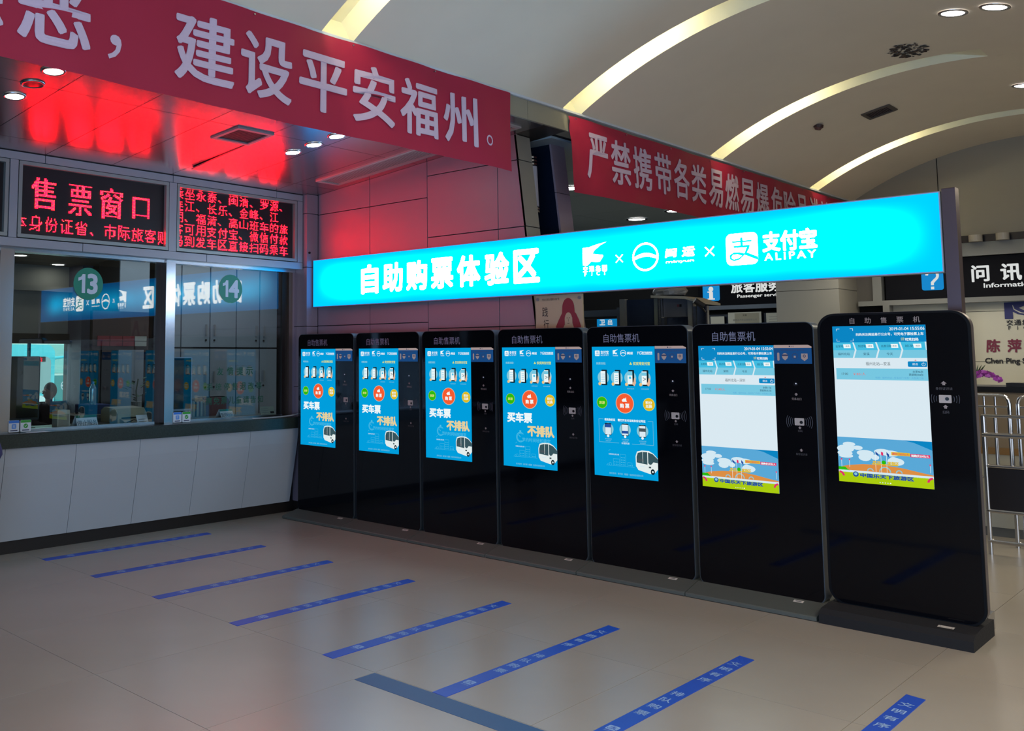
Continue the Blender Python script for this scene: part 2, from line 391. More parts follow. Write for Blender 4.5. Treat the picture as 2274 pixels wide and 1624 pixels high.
part('dark_core', b.add(V2, [(0, 1, 2, 3), (7, 6, 5, 4), (0, 4, 5, 1), (1, 5, 6, 2), (2, 6, 7, 3), (3, 7, 4, 0)], M_navy), pr)
part('dark_infill', MB().add(V, [(0, 1, 2, 3), (7, 6, 5, 4), (0, 4, 5, 1), (1, 5, 6, 2), (2, 6, 7, 3), (3, 7, 4, 0)], M_navy), pr)

# passage beyond: ceiling, far wall, floor is shared
pc = thing('trim_7', None, None, kind='structure')
for i in range(5):
    for j in range(6):
        part('ceiling_panel', MB().box(6.87+1.4*i+.004, 6.87+1.4*(i+1)-.004, 4.62+1.2*j+.004, 4.62+1.2*(j+1)-.004, 3.50, 3.52, M_navyceil), pc)
part('ceiling_backing', MB().box(6.86, 13.9, 4.6, 12.6, 3.53, 3.6, M_dark), pc)
M_passw = mat('passage_wall', '#4b5663', 0.45)
pw_ = thing('wall_passage', None, None, kind='structure')
for k in range(6):
    part('panel', MB().box(6.75+1.19*k+.004, 6.75+1.19*(k+1)-.004, 11.9, 11.95, 0, 3.5, M_passw), pw_)
# low wall line under the passage ceiling, nearer
# ---- column at the end of the hall
cm = thing('trim_8', None, None, kind='structure')
M_colm = mat('column_panel', '#7b786e', 0.5, noise=0.03, scale=2)
for z0, z1 in ((0, 0.6), (0.6, 1.54), (1.54, 2.46), (2.46, 3.42)):
    part('panel', MB().bbox(13.144, 13.9, 4.42, 5.235, z0+.003, z1-.003, 0.0, M_colm), cm)
part('core', MB().box(13.15, 13.89, 4.43, 5.22, 0, 3.42, M_dark), cm)

# ================================================================== TICKET FRONT
GY = 7.55
ff = thing('trim_9', None, None, kind='structure')
# fascia panels (top band and bottom band), stiles between the boards
for x0, x1 in ((-2, 1.0), (1.0, 2.26), (2.26, 3.52), (3.52, 4.778), (4.778, 6.02), (6.02, 6.375)):
    part('panel', MB().bbox(x0+.003, x1-.003, 7.38, 7.45, 3.205, 3.268, .003, M_alu), ff)
for x0, x1 in ((-2, 1.3), (1.3, 2.6), (2.6, 3.88), (3.88, 5.165), (5.165, 6.375)):
    part('panel', MB().bbox(x0+.003, x1-.003, 7.38, 7.56, 2.487, 2.555, .003, M_alu), ff)
for x0, x1 in ((3.222, 3.29), (4.742, 4.82), (6.305, 6.372)):
    part('stile', MB().bbox(x0, x1, 7.38, 7.45, 2.558, 3.202, .002, M_alu), ff)
part('backing', MB().box(-2, 6.375, 7.452, 7.56, 2.56, 3.275, M_dark), ff)
part('ceiling_channel', MB().box(-2, 6.375, 7.42, 7.56, 3.27, 3.30, M_dark), ff)
part('soffit', MB().box(-2, 6.375, 7.50, 7.62, 2.46, 2.487, M_steel), ff)

# LED boards ---------------------------------------------------------
M_ledface = mat('led_board_face', '#130e12', 0.4, noise=0.2, scale=120)
M_ledframe = mat('led_frame_alu', '#9aa09c', 0.35, 0.5)
M_led = em('led_red', (1.0, 0.0013, 0.0062), 53.0)
M_ledo = em('led_orange', (1.0, 0.0050, 0.0044), 53.0)
def raster(items, x0, x1, z0, z1, p):
    """lit dots of a dot-matrix board: items = (char, cx, cz, w, h)"""
    nx = int((x1-x0)/p); nz = int((z1-z0)/p); grid = np.zeros((nx, nz), bool)
    gx = x0+(np.arange(nx)+.5)*p; gz = z0+(np.arange(nz)+.5)*p
    for ch, cx, cz, wd, ht, th in items:
        V, F = glyphs(ch); V = np.array(V)
        lo = V.min(0); hi = V.max(0)
        if ch in '、，': lo = np.array([0.0, -0.12]); hi = np.array([1.0, 0.88])
        P = np.stack([cx+(V[:, 0]-(lo[0]+hi[0])/2)/(hi[0]-lo[0])*wd, cz+(V[:, 1]-(lo[1]+hi[1])/2)/(hi[1]-lo[1])*ht], 1)
        for dx, dz in th:
            for f in F:
                for k in range(1, len(f)-1):
                    a, b_, c = P[f[0]]+(dx, dz), P[f[k]]+(dx, dz), P[f[k+1]]+(dx, dz)
                    i0, i1 = np.searchsorted(gx, [min(a[0], b_[0], c[0]), max(a[0], b_[0], c[0])]); j0, j1 = np.searchsorted(gz, [min(a[1], b_[1], c[1]), max(a[1], b_[1], c[1])])
                    if i1 <= i0 or j1 <= j0: continue
                    X, Z = np.meshgrid(gx[i0:i1], gz[j0:j1], indexing='ij')
                    def s(p_, q_): return (X-q_[0])*(p_[1]-q_[1])-(p_[0]-q_[0])*(Z-q_[1])
                    d1, d2, d3 = s(a, b_), s(b_, c), s(c, a)
                    ins = ~(((d1 < 0) | (d2 < 0) | (d3 < 0)) & ((d1 > 0) | (d2 > 0) | (d3 > 0)))
                    grid[i0:i1, j0:j1] |= ins
    return [(gx[i], gz[j]) for i, j in zip(*np.nonzero(grid))]
def led_board(x0, x1, z0, z1, items, pitch, label, fill=0.36):
    t = thing('led_display', label, 'display', ((x0+x1)/2, 7.40, z0), group='red led boards over the ticket windows')
    b = MB(); fr = 0.03
    for q in ((x0, x1, z1-fr, z1), (x0, x1, z0, z0+fr), (x0, x0+fr, z0+fr, z1-fr), (x1-fr, x1, z0+fr, z1-fr)):
        b.bbox(q[0], q[1], 7.385, 7.44, q[2], q[3], .004, M_ledframe)
    part('frame', b, t)
    part('display_face', MB().box(x0+fr, x1-fr, 7.425, 7.445, z0+fr, z1-fr, M_ledface), t)
    if items:
        b = MB(); h = pitch*fill
        for n_, (gx, gz) in enumerate(raster(items, x0+fr, x1-fr, z0+fr, z1-fr, pitch)):
            b.add([(gx-h, 7.422, gz-h), (gx+h, 7.422, gz-h), (gx+h, 7.422, gz+h), (gx-h, 7.422, gz+h)], [(0, 1, 2, 3)], M_ledo if (n_*7) % 11 < 3 else M_led)
        o = part('lit_dots', b, t); o['kind'] = 'stuff'
    return t
led_board(1.75, 3.215, 2.565, 3.20, [], .01, 'dark led board cut off by the left edge of the photo, above window post')
p = 0.0098; bo = [(0, 0), (0.008, 0)]
it = [(c, x, z, 0.215, 0.27, bo) for c, x, z in (('售', 3.53, 2.955), ('票', 3.865, 2.935), ('窗', 4.165, 2.94), ('口', 4.465, 2.935))]
it[-1] = ('口', 4.465, 2.93, 0.17, 0.19, bo)
it += [(c, 3.335+0.1375*k, 2.70-0.002*k, 0.118 if c != '、' else .14, 0.125, [(0, 0)]) for k, c in enumerate('本身份证省、市际旅客购')]
led_board(3.30, 4.74, 2.565, 3.20, it, p, 'red led board reading ticket window, above the pane marked 13')
rows = ['乘坐永泰、闽清、罗源、', '连江、长乐、金峰、江', '阴、福清、高山班车的旅', '客可用支付宝、微信付款', '码到发车区直接扫码乘车']
it = []
for r, s_ in enumerate(rows):
    for k, c in enumerate(s_): it.append((c, 4.865+0.1285*k, 3.118-0.112*r, 0.108 if c != '、' else .13, 0.10, [(0, 0)]))
led_board(4.83, 6.30, 2.565, 3.20, it, 0.0072, 'led board crowded with five rows of red characters, above the pane marked 14', .34)

# windows ------------------------------------------------------------
def window(n, x0, x1):
    t = thing('window_%d' % n, None, None, ((x0+x1)/2, GY, 0.97), kind='structure')
    part('glass_pane', MB().box(x0, x1, GY, GY+0.008, 0.985, 2.46, M_glass), t)
    part('bottom_channel', MB().bbox(x0, x1, GY-.012, GY+.02, 0.97, 0.99, .003, M_steel), t)
    return t
w1 = window(1, 3.33, 4.72); w2 = window(2, 4.885, 6.24); window(3, 1.3, 3.2)
def post(x0, x1, wide, label=None):
    t = thing('trim_%d' % (10+int(x0*3)), None, None, ((x0+x1)/2, GY-.06, 0.97), kind='structure')
    part('steel_cover', MB().bbox(x1-wide, x1, GY-.07, GY+.10, 0.97, 2.487, .006, M_steel), t)
    part('dark_side', MB().box(x0, x1-wide, GY+.012, GY+.10, 0.97, 2.487, mat('bronze', '#2a211c', 0.4, 0.5)), t)
post(3.19, 3.325, 0.12); post(4.71, 4.885, 0.10)
t = thing('trim_40', None, None, (6.3, GY, 0.97), kind='structure')
part('dark_jamb', MB().box(6.235, 6.30, GY-.01, GY+.08, 0.97, 2.487, mat('bronze', '#2a211c', 0.4, 0.5)), t)
part('steel_jamb', MB().bbox(6.30, 6.348, GY-.04, GY+.08, 0.97, 2.487, .004, mat('bronze_steel', '#8a7568', 0.3, 0.9)), t)
part('side_cover', MB().bbox(6.349, 6.38, GY-.03, GY+.10, 0.97, 2.487, .003, M_wallpan), t)

# number discs on the glass
def number_disc(txt, x, z, label):
    t = thing('window_number', label, 'sign', (x, GY-.004, z), group='round green window numbers')
    part('disc', MB().prism([(x+.142*math.cos(2*PI*i/40), z+.142*math.sin(2*PI*i/40)) for i in range(40)], GY-.004, GY-.001, M_green), t)
    b = MB().poly([(x-.058, z+.083), (x-.032, z+.083), (x-.032, z-.083), (x-.064, z-.083), (x-.064, z+.035), (x-.098, z+.022), (x-.098, z+.050), (x-.070, z+.062)], GY-.006, M_num)
    b.text(txt[1], x+.038, z, 0.166, GY-.006, M_num, align='c', bold=0.035); part('numerals', b, t)
number_disc('13', 4.03, 2.225, 'round green window number 13 on the left pane')
number_disc('14', 5.575, 2.255, 'round green window number 14 on the right pane')

# green notice on the glass 14
M_gt = mat('green_lettering', '#0e4a33', 0.6); t = thing('notice_lettering', 'green notice lettering stuck on the glass of window 14', 'lettering', (5.64, GY-.002, 1.1))
for k, c in enumerate('友情提示'): part('character', MB().text(c, 5.46+.12*k, 1.44, 0.075, GY-.002, M_gt, align='c', bold=.02), t)
for k, c in enumerate('系统停售退改等'): part('character', MB().text(c, 5.34+.10*k, 1.29, 0.07, GY-.002, M_gt, align='c', bold=.012), t)
for k, c in enumerate('携免票儿童请告知'): part('character', MB().text(c, 5.33+.09*k, 1.155, 0.07, GY-.002, M_gt, align='c', bold=.012), t)

# payment stickers
def pay(x, blue, label):
    t = thing('payment_sticker', label, 'sticker', (x, GY-.075, 0.975), group='payment stickers at the window posts')
    c = mat('sticker_blue', '#2f6fc4', 0.5) if blue else mat('sticker_lime', '#2f8f2a', 0.5)
    part('card', MB().bbox(x-.045, x+.045, GY-.078, GY-.072, 0.975, 1.07, .006, M_white), t)
    b = MB().rect(x-.043, x+.043, 1.048, 1.069, GY-.0785, c)
    if blue: b.rrf(x-.019, x+.019, 1.003, 1.04, .006, GY-.0787, mat('sticker_blue2', '#4d87d0', 0.5)).text('支', x, 1.022, .026, GY-.079, M_white, align='c')
    else:
        b.disc(x, 1.022, .019, GY-.0787, c).poly([(x-.011, 1.022), (x-.004, 1.012), (x+.012, 1.030), (x+.009, 1.033), (x-.004, 1.018), (x-.009, 1.025)], GY-.079, M_white)
    b.rect(x-.03, x+.03, .984, .992, GY-.0785, mat('sticker_ink', '#2b3050', 0.6))
    part('print', b, t)
pay(3.36, True, 'small blue topped payment sticker at the leftmost window post')
pay(3.46, False, 'small green topped payment sticker with tick, beside the leftmost post')
pay(4.925, True, 'small blue topped payment sticker right of the middle window post')
pay(5.025, False, 'small green topped payment sticker with tick, below window 14')

# counter ------------------------------------------------------------
ct = thing('ticket_counter', 'long ticket counter with dark green granite top and grey bent panels', 'counter', (4.0, 7.4, 0))
part('countertop', MB().prism_x([(7.33, .858), (7.33, .965), (7.335, .97), (8.1, .97), (8.1, .858)], -2, 6.378, M_granite), ct)
px = [3.857-.613*9+.613*k for k in range(0, 14)]
for k in range(len(px)-1):
    x0, x1 = px[k]+.002, min(px[k+1]-.002, 6.378)
    if x0 > 6.35: continue
    V = []
    for x in (x0, x1):
        for y, z in ((7.358, .856), (7.375, .712), (7.497, .105)): V.append((x, y, z))
    V += [(a, q+.02, z) for a, q, z in V]
    part('front_panel', MB().add(V, [(0, 1, 4, 3), (1, 2, 5, 4), (6, 9, 10, 7), (7, 10, 11, 8), (0, 6, 7, 1), (1, 7, 8, 2), (3, 4, 10, 9), (4, 5, 11, 10), (0, 3, 9, 6), (2, 8, 11, 5)], M_counter), ct)
part('core', MB().box(-2, 6.378, 7.53, 7.9, 0.0, .857, M_dark), ct)
part('skirting', MB().box(-2, 6.37, 7.515, 7.529, 0, .11, M_skirt), ct)

# ---- office behind the glass
M_offceil = mat('office_ceiling', '#55524b', 0.6)
oc = thing('trim_60', None, None, kind='structure')
for i in range(8):
    for j in range(6):
        part('ceiling_tile', MB().box(1.0+1.2*i+.004, 1.0+1.2*(i+1)-.004, 7.63+.82*j+.004, 7.63+.82*(j+1)-.004, 2.86, 2.88, M_offceil), oc)
part('ceiling_backing', MB().box(0.5, 12, 7.6, 12.6, 2.89, 2.95, M_dark), oc)
ow = thing('wall_office', None, None, kind='structure')
b = MB().box(-5, 5.3, 12.5, 12.6, 0, 2.9, M_offw).box(6.37, 12, 12.5, 12.6, 0, 5, M_offd).box(5.3, 6.37, 12.5, 12.6, 1.9, 2.9, M_offw).box(5.3, 6.37, 12.5, 12.6, 0, .95, M_offd).box(-5, 6.4, 12.5, 12.6, 2.9, 5, M_dark)
part('outer_wall', b, ow)
part('window_header', MB().box(5.3, 6.37, 12.44, 12.56, 1.76, 1.90, mat('header_dark', '#2a2620', 0.6)), ow)
part('window_mullion', MB().box(5.79, 5.815, 12.47, 12.53, .95, 1.76, M_dark), ow)
part('window_pane', MB().box(5.3, 6.37, 12.50, 12.508, .95, 1.76, M_glass), ow)
part('column_face', MB().box(6.37, 6.53, 12.1, 12.5, 0, 2.9, mat('office_column', '#5c5a66', 0.6)), ow)
part('roller_blind_box', MB().box(5.2, 6.37, 12.38, 12.46, 2.49, 2.56, M_offw), ow)
part('side_wall', MB().box(0.9, 1.0, 8.15, 12.5, 0, 2.9, M_offw), ow)
part('low_partition', MB().box(6.55, 7.05, 12.2, 12.4, 0, 2.3, M_offd), ow)
ob = thing('window_4', None, None, kind='structure')
# cabinets
def cabinet(x0, x1, y, label, handle_side):
    t = thing('tall_cabinet', label, 'cabinet', ((x0+x1)/2, y, 0), group='grey cabinets behind the ticket windows')
    part('body', MB().box(x0, x1, y+.022, y+.5, 0, 2.75, M_dark), t)
    for z0, z1, s_ in ((0.05, 1.68, 0), (1.70, 2.75, 1)):
        d = part('door', MB().bbox(x0+.004, x1-.004, y, y+.02, z0, z1, .003, M_cab), t)
        hx_ = x1-.06 if handle_side else x0+.06; hz = 1.85 if s_ else 1.25
        mb = MB().box(hx_-.008, hx_+.008, y-.03, y, hz, hz+.14, M_grey)
        mb.cyl((hx_, y-.012, hz-.06), (hx_, y, hz-.06), .012, M_black)
        h = part('handle', mb, d)
for k, (a, b_, lb) in enumerate(((5.75, 6.19, 'grey cabinet seen through pane 13, leftmost of the row'), (6.20, 6.62, 'grey cabinet just left of the middle window post'),
      (6.63, 7.06, 'grey cabinet behind the monitor of window 14'), (7.07, 7.48, 'grey cabinet directly behind the notice on window 14'), (7.49, 7.87, 'grey cabinet right of centre through pane 14'), (7.88, 8.35, 'grey cabinet at the right end of the row behind pane 14'))):
    cabinet(a, b_, 10.0, lb, k % 2 == 0)
# red and white notice board behind window 13
t = thing('notice_board', 'red and white notice board with dark grid, seen through pane 13', 'board', (6.3, 9.9, 1.7))
b = MB()
for i in range(4):
    for j in range(2):
        b.box(5.25+.16*i+.004, 5.41+.16*i-.004, 9.6, 9.61, 1.70+.06*j+.003, 1.76+.06*j-.003, mat('notice_red', '#7a2028', 0.6) if i < 3 else M_offw)
part('cards', b, t); part('back_board', MB().box(5.2, 5.95, 9.615, 9.64, 1.66, 2.1, mat('board_brown', '#3a2624', 0.7)), t)
part('stand', MB().box(5.2, 5.24, 9.64, 9.68, 0, 2.1, M_dark).box(5.9, 5.94, 9.64, 9.68, 0, 2.1, M_dark), t)

# office ceiling lamps
M_lamp = em('lamp_white', (1.0, 0.97, 0.9), 14)
def lamp_round(x, y, z, r, label, group, tilt=0.0, em_=M_lamp, cat='light', name='downlight'):
    t = thing(name, label, cat, (x, y, z), group=group, rx=tilt)
    n = 24; V = []; 
    for rr, zz_ in ((r*1.22, -.001), (r*1.2, -.008), (r, -.010), (r*.92, -.004)):
        for i in range(n): V.append((rr*math.cos(2*PI*i/n), rr*math.sin(2*PI*i/n), zz_))
    F = [(k*n+i, k*n+(i+1) % n, (k+1)*n+(i+1) % n, (k+1)*n+i) for k in range(3) for i in range(n)]
    MB().add(V, F, M_steel).build('trim_ring', t, smooth=True)
    b = MB(); b.add([(r*.93*math.cos(2*PI*i/n), r*.93*math.sin(2*PI*i/n), -.005) for i in range(n)], [tuple(range(n))], em_); b.build('lens', t)
    return t
TILT = -math.atan(0.0865)
for x, y, lb in ((2.706, 6.17, 'bright round downlight at the left edge, under the red banner'), (2.708, 5.60, 'bright round downlight touching the banner hem at upper left')):
    lamp_round(x, y, zc(y), .066, lb, 'downlights in the low ceiling', TILT)
t = lamp_round(2.704, 5.886, zc(5.886), .066, 'unlit round downlight between two bright ones at upper left', 'downlights in the low ceiling', TILT, em_=mat('unlit_lens', '#40464c', 0.1, 0.6))
for x, y, lb in ((5.247, 5.645, 'bright round downlight nearest the banner, right row of three'), (5.248, 5.935, 'bright round downlight in the middle of the right row of three'), (5.243, 6.21, 'bright round downlight nearest the ticket boards, right row of three')):
    lamp_round(x, y, zc(y), .066, lb, 'downlights in the low ceiling', TILT)
for x, y, lb in ((5.137, 11.4, 'office ceiling light at far left of pane 13'), (6.936, 11.86, 'office ceiling light above the number 13 disc'), (6.858, 11.38, 'office ceiling light right of the number 13 disc'), (6.05, 12.2, 'office ceiling light left of the number 13 disc')):
    lamp_round(x, y, 2.86, .09, lb, 'lights in the office ceiling')
def vslope(y): return math.asin((y-YC)/R0)
def vz(y): return ZC+math.sqrt(R0*R0-(y-YC)**2)
M_lampb = em('lamp_cool', (0.93, 0.93, 1.0), 14)
for x, y, r, lb in ((8.33, 1.865, .085, 'bright round downlight in the vault at upper right, left of two'), (8.27, 1.578, .085, 'bright round downlight in the vault at the top right corner'), (11.17, 1.93, .085, 'round downlight in the vault cut off by the right edge')):
    lamp_round(x, y, vz(y)-.004, r, lb, 'downlights in the vault', -vslope(y), em_=M_lampb)
for x, y, lb in ((9.13, 5.89, 'passage light just left of the second banner'), (11.93, 6.63, 'round passage light under the second banner, above the sign'), (11.6, 5.88, 'passage light at the lower hem of the second banner')):
    lamp_round(x, y, 3.498, .12, lb, 'lights in the passage ceiling')

# ventilation grilles
M_slat = mat('slat_dark', '#4a3238', 0.5, 0.3)
def grille(name, label, corners, nsl, m=M_alu, dz=-.012, fr=.035, along=0):
    """corners: four points of a ceiling grille; slats run across"""
    C = [Vector(c) for c in corners]; ctr = sum(C, Vector())/4
    t = thing(name, label, 'vent', tuple(ctr), group='air grilles in the ceilings')
    nrm = (C[1]-C[0]).cross(C[3]-C[0]).normalized(); nrm = nrm if nrm.z < 0 else -nrm
    def P(u, v, d): return C[0].lerp(C[1], u).lerp(C[3].lerp(C[2], u), v)+nrm*d
    L0 = (C[1]-C[0]).length; L1 = (C[3]-C[0]).length; fu = fr/L0; fv = fr/L1
    def slab(b, u0, u1, v0, v1, d0, d1, m_):
        V = [tuple(P(u, v, d)) for d in (d0, d1) for u, v in ((u0, v0), (u1, v0), (u1, v1), (u0, v1))]
        b.add(V, [(0, 1, 2, 3), (7, 6, 5, 4), (0, 4, 5, 1), (1, 5, 6, 2), (2, 6, 7, 3), (3, 7, 4, 0)], m_)
    b = MB()
    slab(b, 0, 1, 0, fv, 0, .014, m); slab(b, 0, 1, 1-fv, 1, 0, .014, m); slab(b, 0, fu, fv, 1-fv, 0, .014, m); slab(b, 1-fu, 1, fv, 1-fv, 0, .014, m)
    part('frame', b, t)
    b = MB(); slab(b, fu, 1-fu, fv, 1-fv, .0005, .003, M_dark); part('recess_shade', b, t)  # thin dark sheet; the shade inside the opening is in its colour
    for k in range(nsl):
        b = MB()
        if along == 0: u = fu+(1-2*fu)*(k+.5)/nsl; slab(b, u-.18*(1-2*fu)/nsl, u+.18*(1-2*fu)/nsl, fv, 1-fv, .003, .0045, M_slat)
        else: v = fv+(1-2*fv)*(k+.5)/nsl; slab(b, fu, 1-fu, v-.25*(1-2*fv)/nsl, v+.25*(1-2*fv)/nsl, .003, .005, m)
        part('slat', b, t)
M_gr = mat('grille_dark_metal', '#5b5148', 0.5, 0.4)
grille('air_grille', 'square air grille between the banner and the led boards', [(4.38, 6.23, zc(6.23)), (4.40, 5.88, zc(5.88)), (4.765, 5.88, zc(5.88)), (4.765, 6.23, zc(6.23))], 12, m=mat('grille_rim', '#9a8a90', 0.5, 0.3))
grille('linear_air_grille', 'long slotted air grille along the red lit side wall', [(6.09, 6.86, zc(6.86)), (6.09, 4.6, zc(4.6)), (6.40, 4.6, zc(4.6)), (6.40, 6.86, zc(6.86))], 9, m=mat('grille_pale', '#a9a3a0', 0.4, 0.3), along=1)
grille('vault_air_grille', 'small dark air grille on the vault near the second arc', [(10.81, 3.33, vz(3.33)), (10.81, 3.05, vz(3.05)), (11.10, 3.05, vz(3.05)), (11.10, 3.33, vz(3.33))], 11, m=M_gr)
# smoke detector on the vault
x, y = 10.53, 3.666
t = thing('smoke_detector', 'small brown smoke detector on the vault', 'detector', (x, y, vz(y)))
MB().cyl((0, 0, 0.0), (0, 0.006, -.03), .05, mat('brown_plastic', '#3b2420', 0.5), 16).build('base', t)
MB().cyl((0, 0.006, -.03), (0, .012, -.055), .042, mat('brown_plastic2', '#5a3a34', 0.5), 16, .028).build('sensor_head', t)
# flaking patch on the vault (a hole in the paint round an old fitting)
t = thing('flaking_patch', 'round patch of flaking dark plaster on the vault at upper right', 'patch', (9.19, 2.42, vz(2.42)))
b = MB(); rnd = random.Random(3); Mf = [mat('flake_dark', '#2c2420', 0.9), mat('flake_brown', '#574638', 0.9), mat('flake_grey', '#3d352c', 0.9)]
for k in range(170):
    a = rnd.random()*2*PI; q = math.sqrt(rnd.random()); x = 9.19+.23*q*math.cos(a); y = 2.42+.15*q*math.sin(a)
    s_ = .006+.022*rnd.random(); th = rnd.random()*PI; n = 5
    pts = [(x+s_*math.cos(th+2*PI*i/n)*(.6+.6*rnd.random()), y+s_*1.2*math.sin(th+2*PI*i/n)*(.5+.6*rnd.random())) for i in range(n)]
    b.add([(px_, py_, vz(py_)-.003-.006*rnd.random()) for px_, py_ in pts], [tuple(range(n))], Mf[k % 3])
o = part('flakes', b, t); o['kind'] = 'stuff'

# ================================================================== OFFICE DESK ITEMS
def monitor(x, z, w_, h_, y, label, edge):
    t = thing('monitor', label, 'monitor', (x, y, z), group='monitors behind the glass')
    part('bezel', MB().rr(x-w_/2, x+w_/2, z, z+h_, .015, y, y+.03, edge), t)
    part('display_face', MB().rect(x-w_/2+.012, x+w_/2-.012, z+.02, z+h_-.012, y-.001, mat('monitor_black', '#07080a', 0.08)), t)
    part('stand', MB().box(x-.06, x+.06, y+.03, y+.06, .97, z+.2, M_black).box(x-.12, x+.12, y, y+.16, .97, .985, M_black), t)
monitor(3.54, 1.05, .30, .54, 7.72, 'tall black monitor at the left of window 13', M_black)
monitor(5.14, 1.06, .245, .52, 7.74, 'black monitor with pale edge behind window 14', mat('monitor_edge', '#8a99ac', 0.4))
monitor(4.96, 1.02, .05, .42, 8.0, 'narrow dark monitor edge beside the middle post', M_black)
t = thing('speaker_box', 'beige desk speaker standing at window 13', 'speaker', (3.89, 7.68, .97))
part('case', MB().bbox(3.83, 3.945, 7.66, 7.76, .97, 1.125, .006, mat('speaker_beige', '#b5aa96', 0.6)), t)
part('grille_cloth', MB().rect(3.838, 3.937, .985, 1.09, 7.659, mat('speaker_mesh', '#8a8072', 0.8, noise=.3, scale=300)), t)
def tent_sign(x, y, w_, h_, txt, label, hdr):
    t = thing('desk_sign', label, 'sign', (x, y, .972), group='service desk signs')
    part('plate', MB().prism_x([(y, .972), (y+.05, .972+h_), (y+.056, .972+h_), (y+.12, .972), (y+.112, .972), (y+.052, .972+h_-.012), (y+.008, .972)], x-w_/2, x+w_/2, M_white), t)
    b = MB()
    for k, c in enumerate(txt):
        V, F = glyphs(c); xs_ = [v[0] for v in V]; zs_ = [v[1] for v in V]; s_ = h_*.46/(max(zs_)-min(zs_)); cx = x-w_*.36+w_*.72*k/3
        b.add([(cx+(a-(min(xs_)+max(xs_))/2)*s_, y-.002+(.05/h_)*(.012+(q-min(zs_))*s_), .972+.012+(q-min(zs_))*s_) for a, q in V], F, mat('sign_ink', '#2e4254', 0.6))
    yy = y-.002+.05*.80; 
    b.add([(x-w_/2, y-.0015+.05*.78, .972+h_*.78), (x+w_/2, y-.0015+.05*.78, .972+h_*.78), (x+w_/2, y-.0015+.05, .972+h_), (x-w_/2, y-.0015+.05, .972+h_)], [(0, 1, 2, 3)], hdr)
    part('lettering', b, t)
tent_sign(4.10, 7.62, .20, .10, '停止服务', 'white desk sign reading stop service behind window 13', mat('sign_green', '#14563a', 0.5))
tent_sign(5.66, 7.68, .155, .085, '暂停服务', 'white desk sign with teal top edge behind window 14', mat('sign_teal', '#14766c', 0.5))
# receipt printer
t = thing('ticket_printer', 'beige ticket printer on the desk left of the middle post', 'printer', (4.6, 7.95, .97))
mp_ = mat('printer_beige', '#a89b7c', 0.55)
part('body', MB().prism_x([(7.85, .97), (7.85, 1.05), (7.90, 1.10), (8.10, 1.11), (8.16, 1.08), (8.16, .97)], 4.52, 4.83, mp_), t)
part('tray', MB().prism_x([(7.76, .97), (7.76, .985), (7.85, 1.01), (7.85, .97)], 4.54, 4.80, mp_), t)
part('paper_slot', MB().box(4.56, 4.78, 7.845, 7.849, 1.0, 1.02, M_black), t)
part('cable', MB().tube([(4.56, 7.75, .98), (4.62, 7.73, 1.0), (4.72, 7.72, .985), (4.80, 7.74, .975)], .005, M_black, 6), t)
t = thing('leaflet', 'tilted printed leaflet leaning on the glass left of the middle post', 'leaflet', (4.70, 7.60, .972), group='leaflets on the desk')
part('sheet', MB().prism_x([(7.60, .972), (7.64, 1.05), (7.643, 1.05), (7.603, .972)], 4.585, 4.70, M_white), t)
part('print', MB().add([(4.60, 7.6065, .99), (4.68, 7.6065, .99), (4.68, 7.6085, .995), (4.60, 7.6085, .995)], [(0, 1, 2, 3)], M_grey).add([(4.60, 7.617, 1.01), (4.68, 7.617, 1.01), (4.68, 7.6195, 1.015), (4.60, 7.6195, 1.015)], [(0, 1, 2, 3)], M_grey), t)
t = thing('leaflet', 'printed leaflet standing at the right end of window 14', 'leaflet', (6.12, 7.62, .972), group='leaflets on the desk')
mlf = mat('leaflet_green', '#8f9488', 0.6)
part('sheet', MB().prism_x([(7.60, .972), (7.635, 1.07), (7.638, 1.07), (7.603, .972)], 6.02, 6.20, mlf), t)
b = MB()
for k in range(4): z = .99+.018*k; yb = 7.599+(z-.972)*.357; b.add([(6.03, yb-.001, z), (6.12, yb-.001, z), (6.12, yb+.001, z+.005), (6.03, yb+.001, z+.005)], [(0, 1, 2, 3)], M_grey)
b.add([(6.14, 7.606, 1.0), (6.19, 7.606, 1.0), (6.19, 7.613, 1.02), (6.14, 7.613, 1.02)], [(0, 1, 2, 3)], M_dark)
part('print', b, t)
# wooden chair back behind window 14
mw = mat('chair_wood', '#8a6a42', 0.5, noise=.2, scale=12)
t = thing('wooden_chair', 'brown wooden chair with slatted back behind window 14', 'chair', (5.55, 8.15, 0))
def chair_arc(xa, xb, y, zt):
    return [(xa, y, .45), (xa, y+.03, zt-.05), (xa+.03, y+.035, zt), (xb-.03, y+.035, zt), (xb, y+.03, zt-.05), (xb, y, .45)]
part('backrest', MB().tube(chair_arc(5.44, 5.72, 8.15, 1.14), .016, mw), t)
for k in range(5): part('slat', MB().box(5.475+.048*k, 5.495+.048*k, 8.165, 8.18, .47, 1.12, mat('chair_slat', '#a39a8a', 0.6)), t)
part('seat', MB().bbox(5.40, 5.76, 7.98, 8.32, .43, .46, .01, mw), t)
for x in (5.42, 5.74):
    for y in (8.0, 8.3): part('leg', MB().cyl((x, y, 0), (x, y, .43), .017, mw), t)
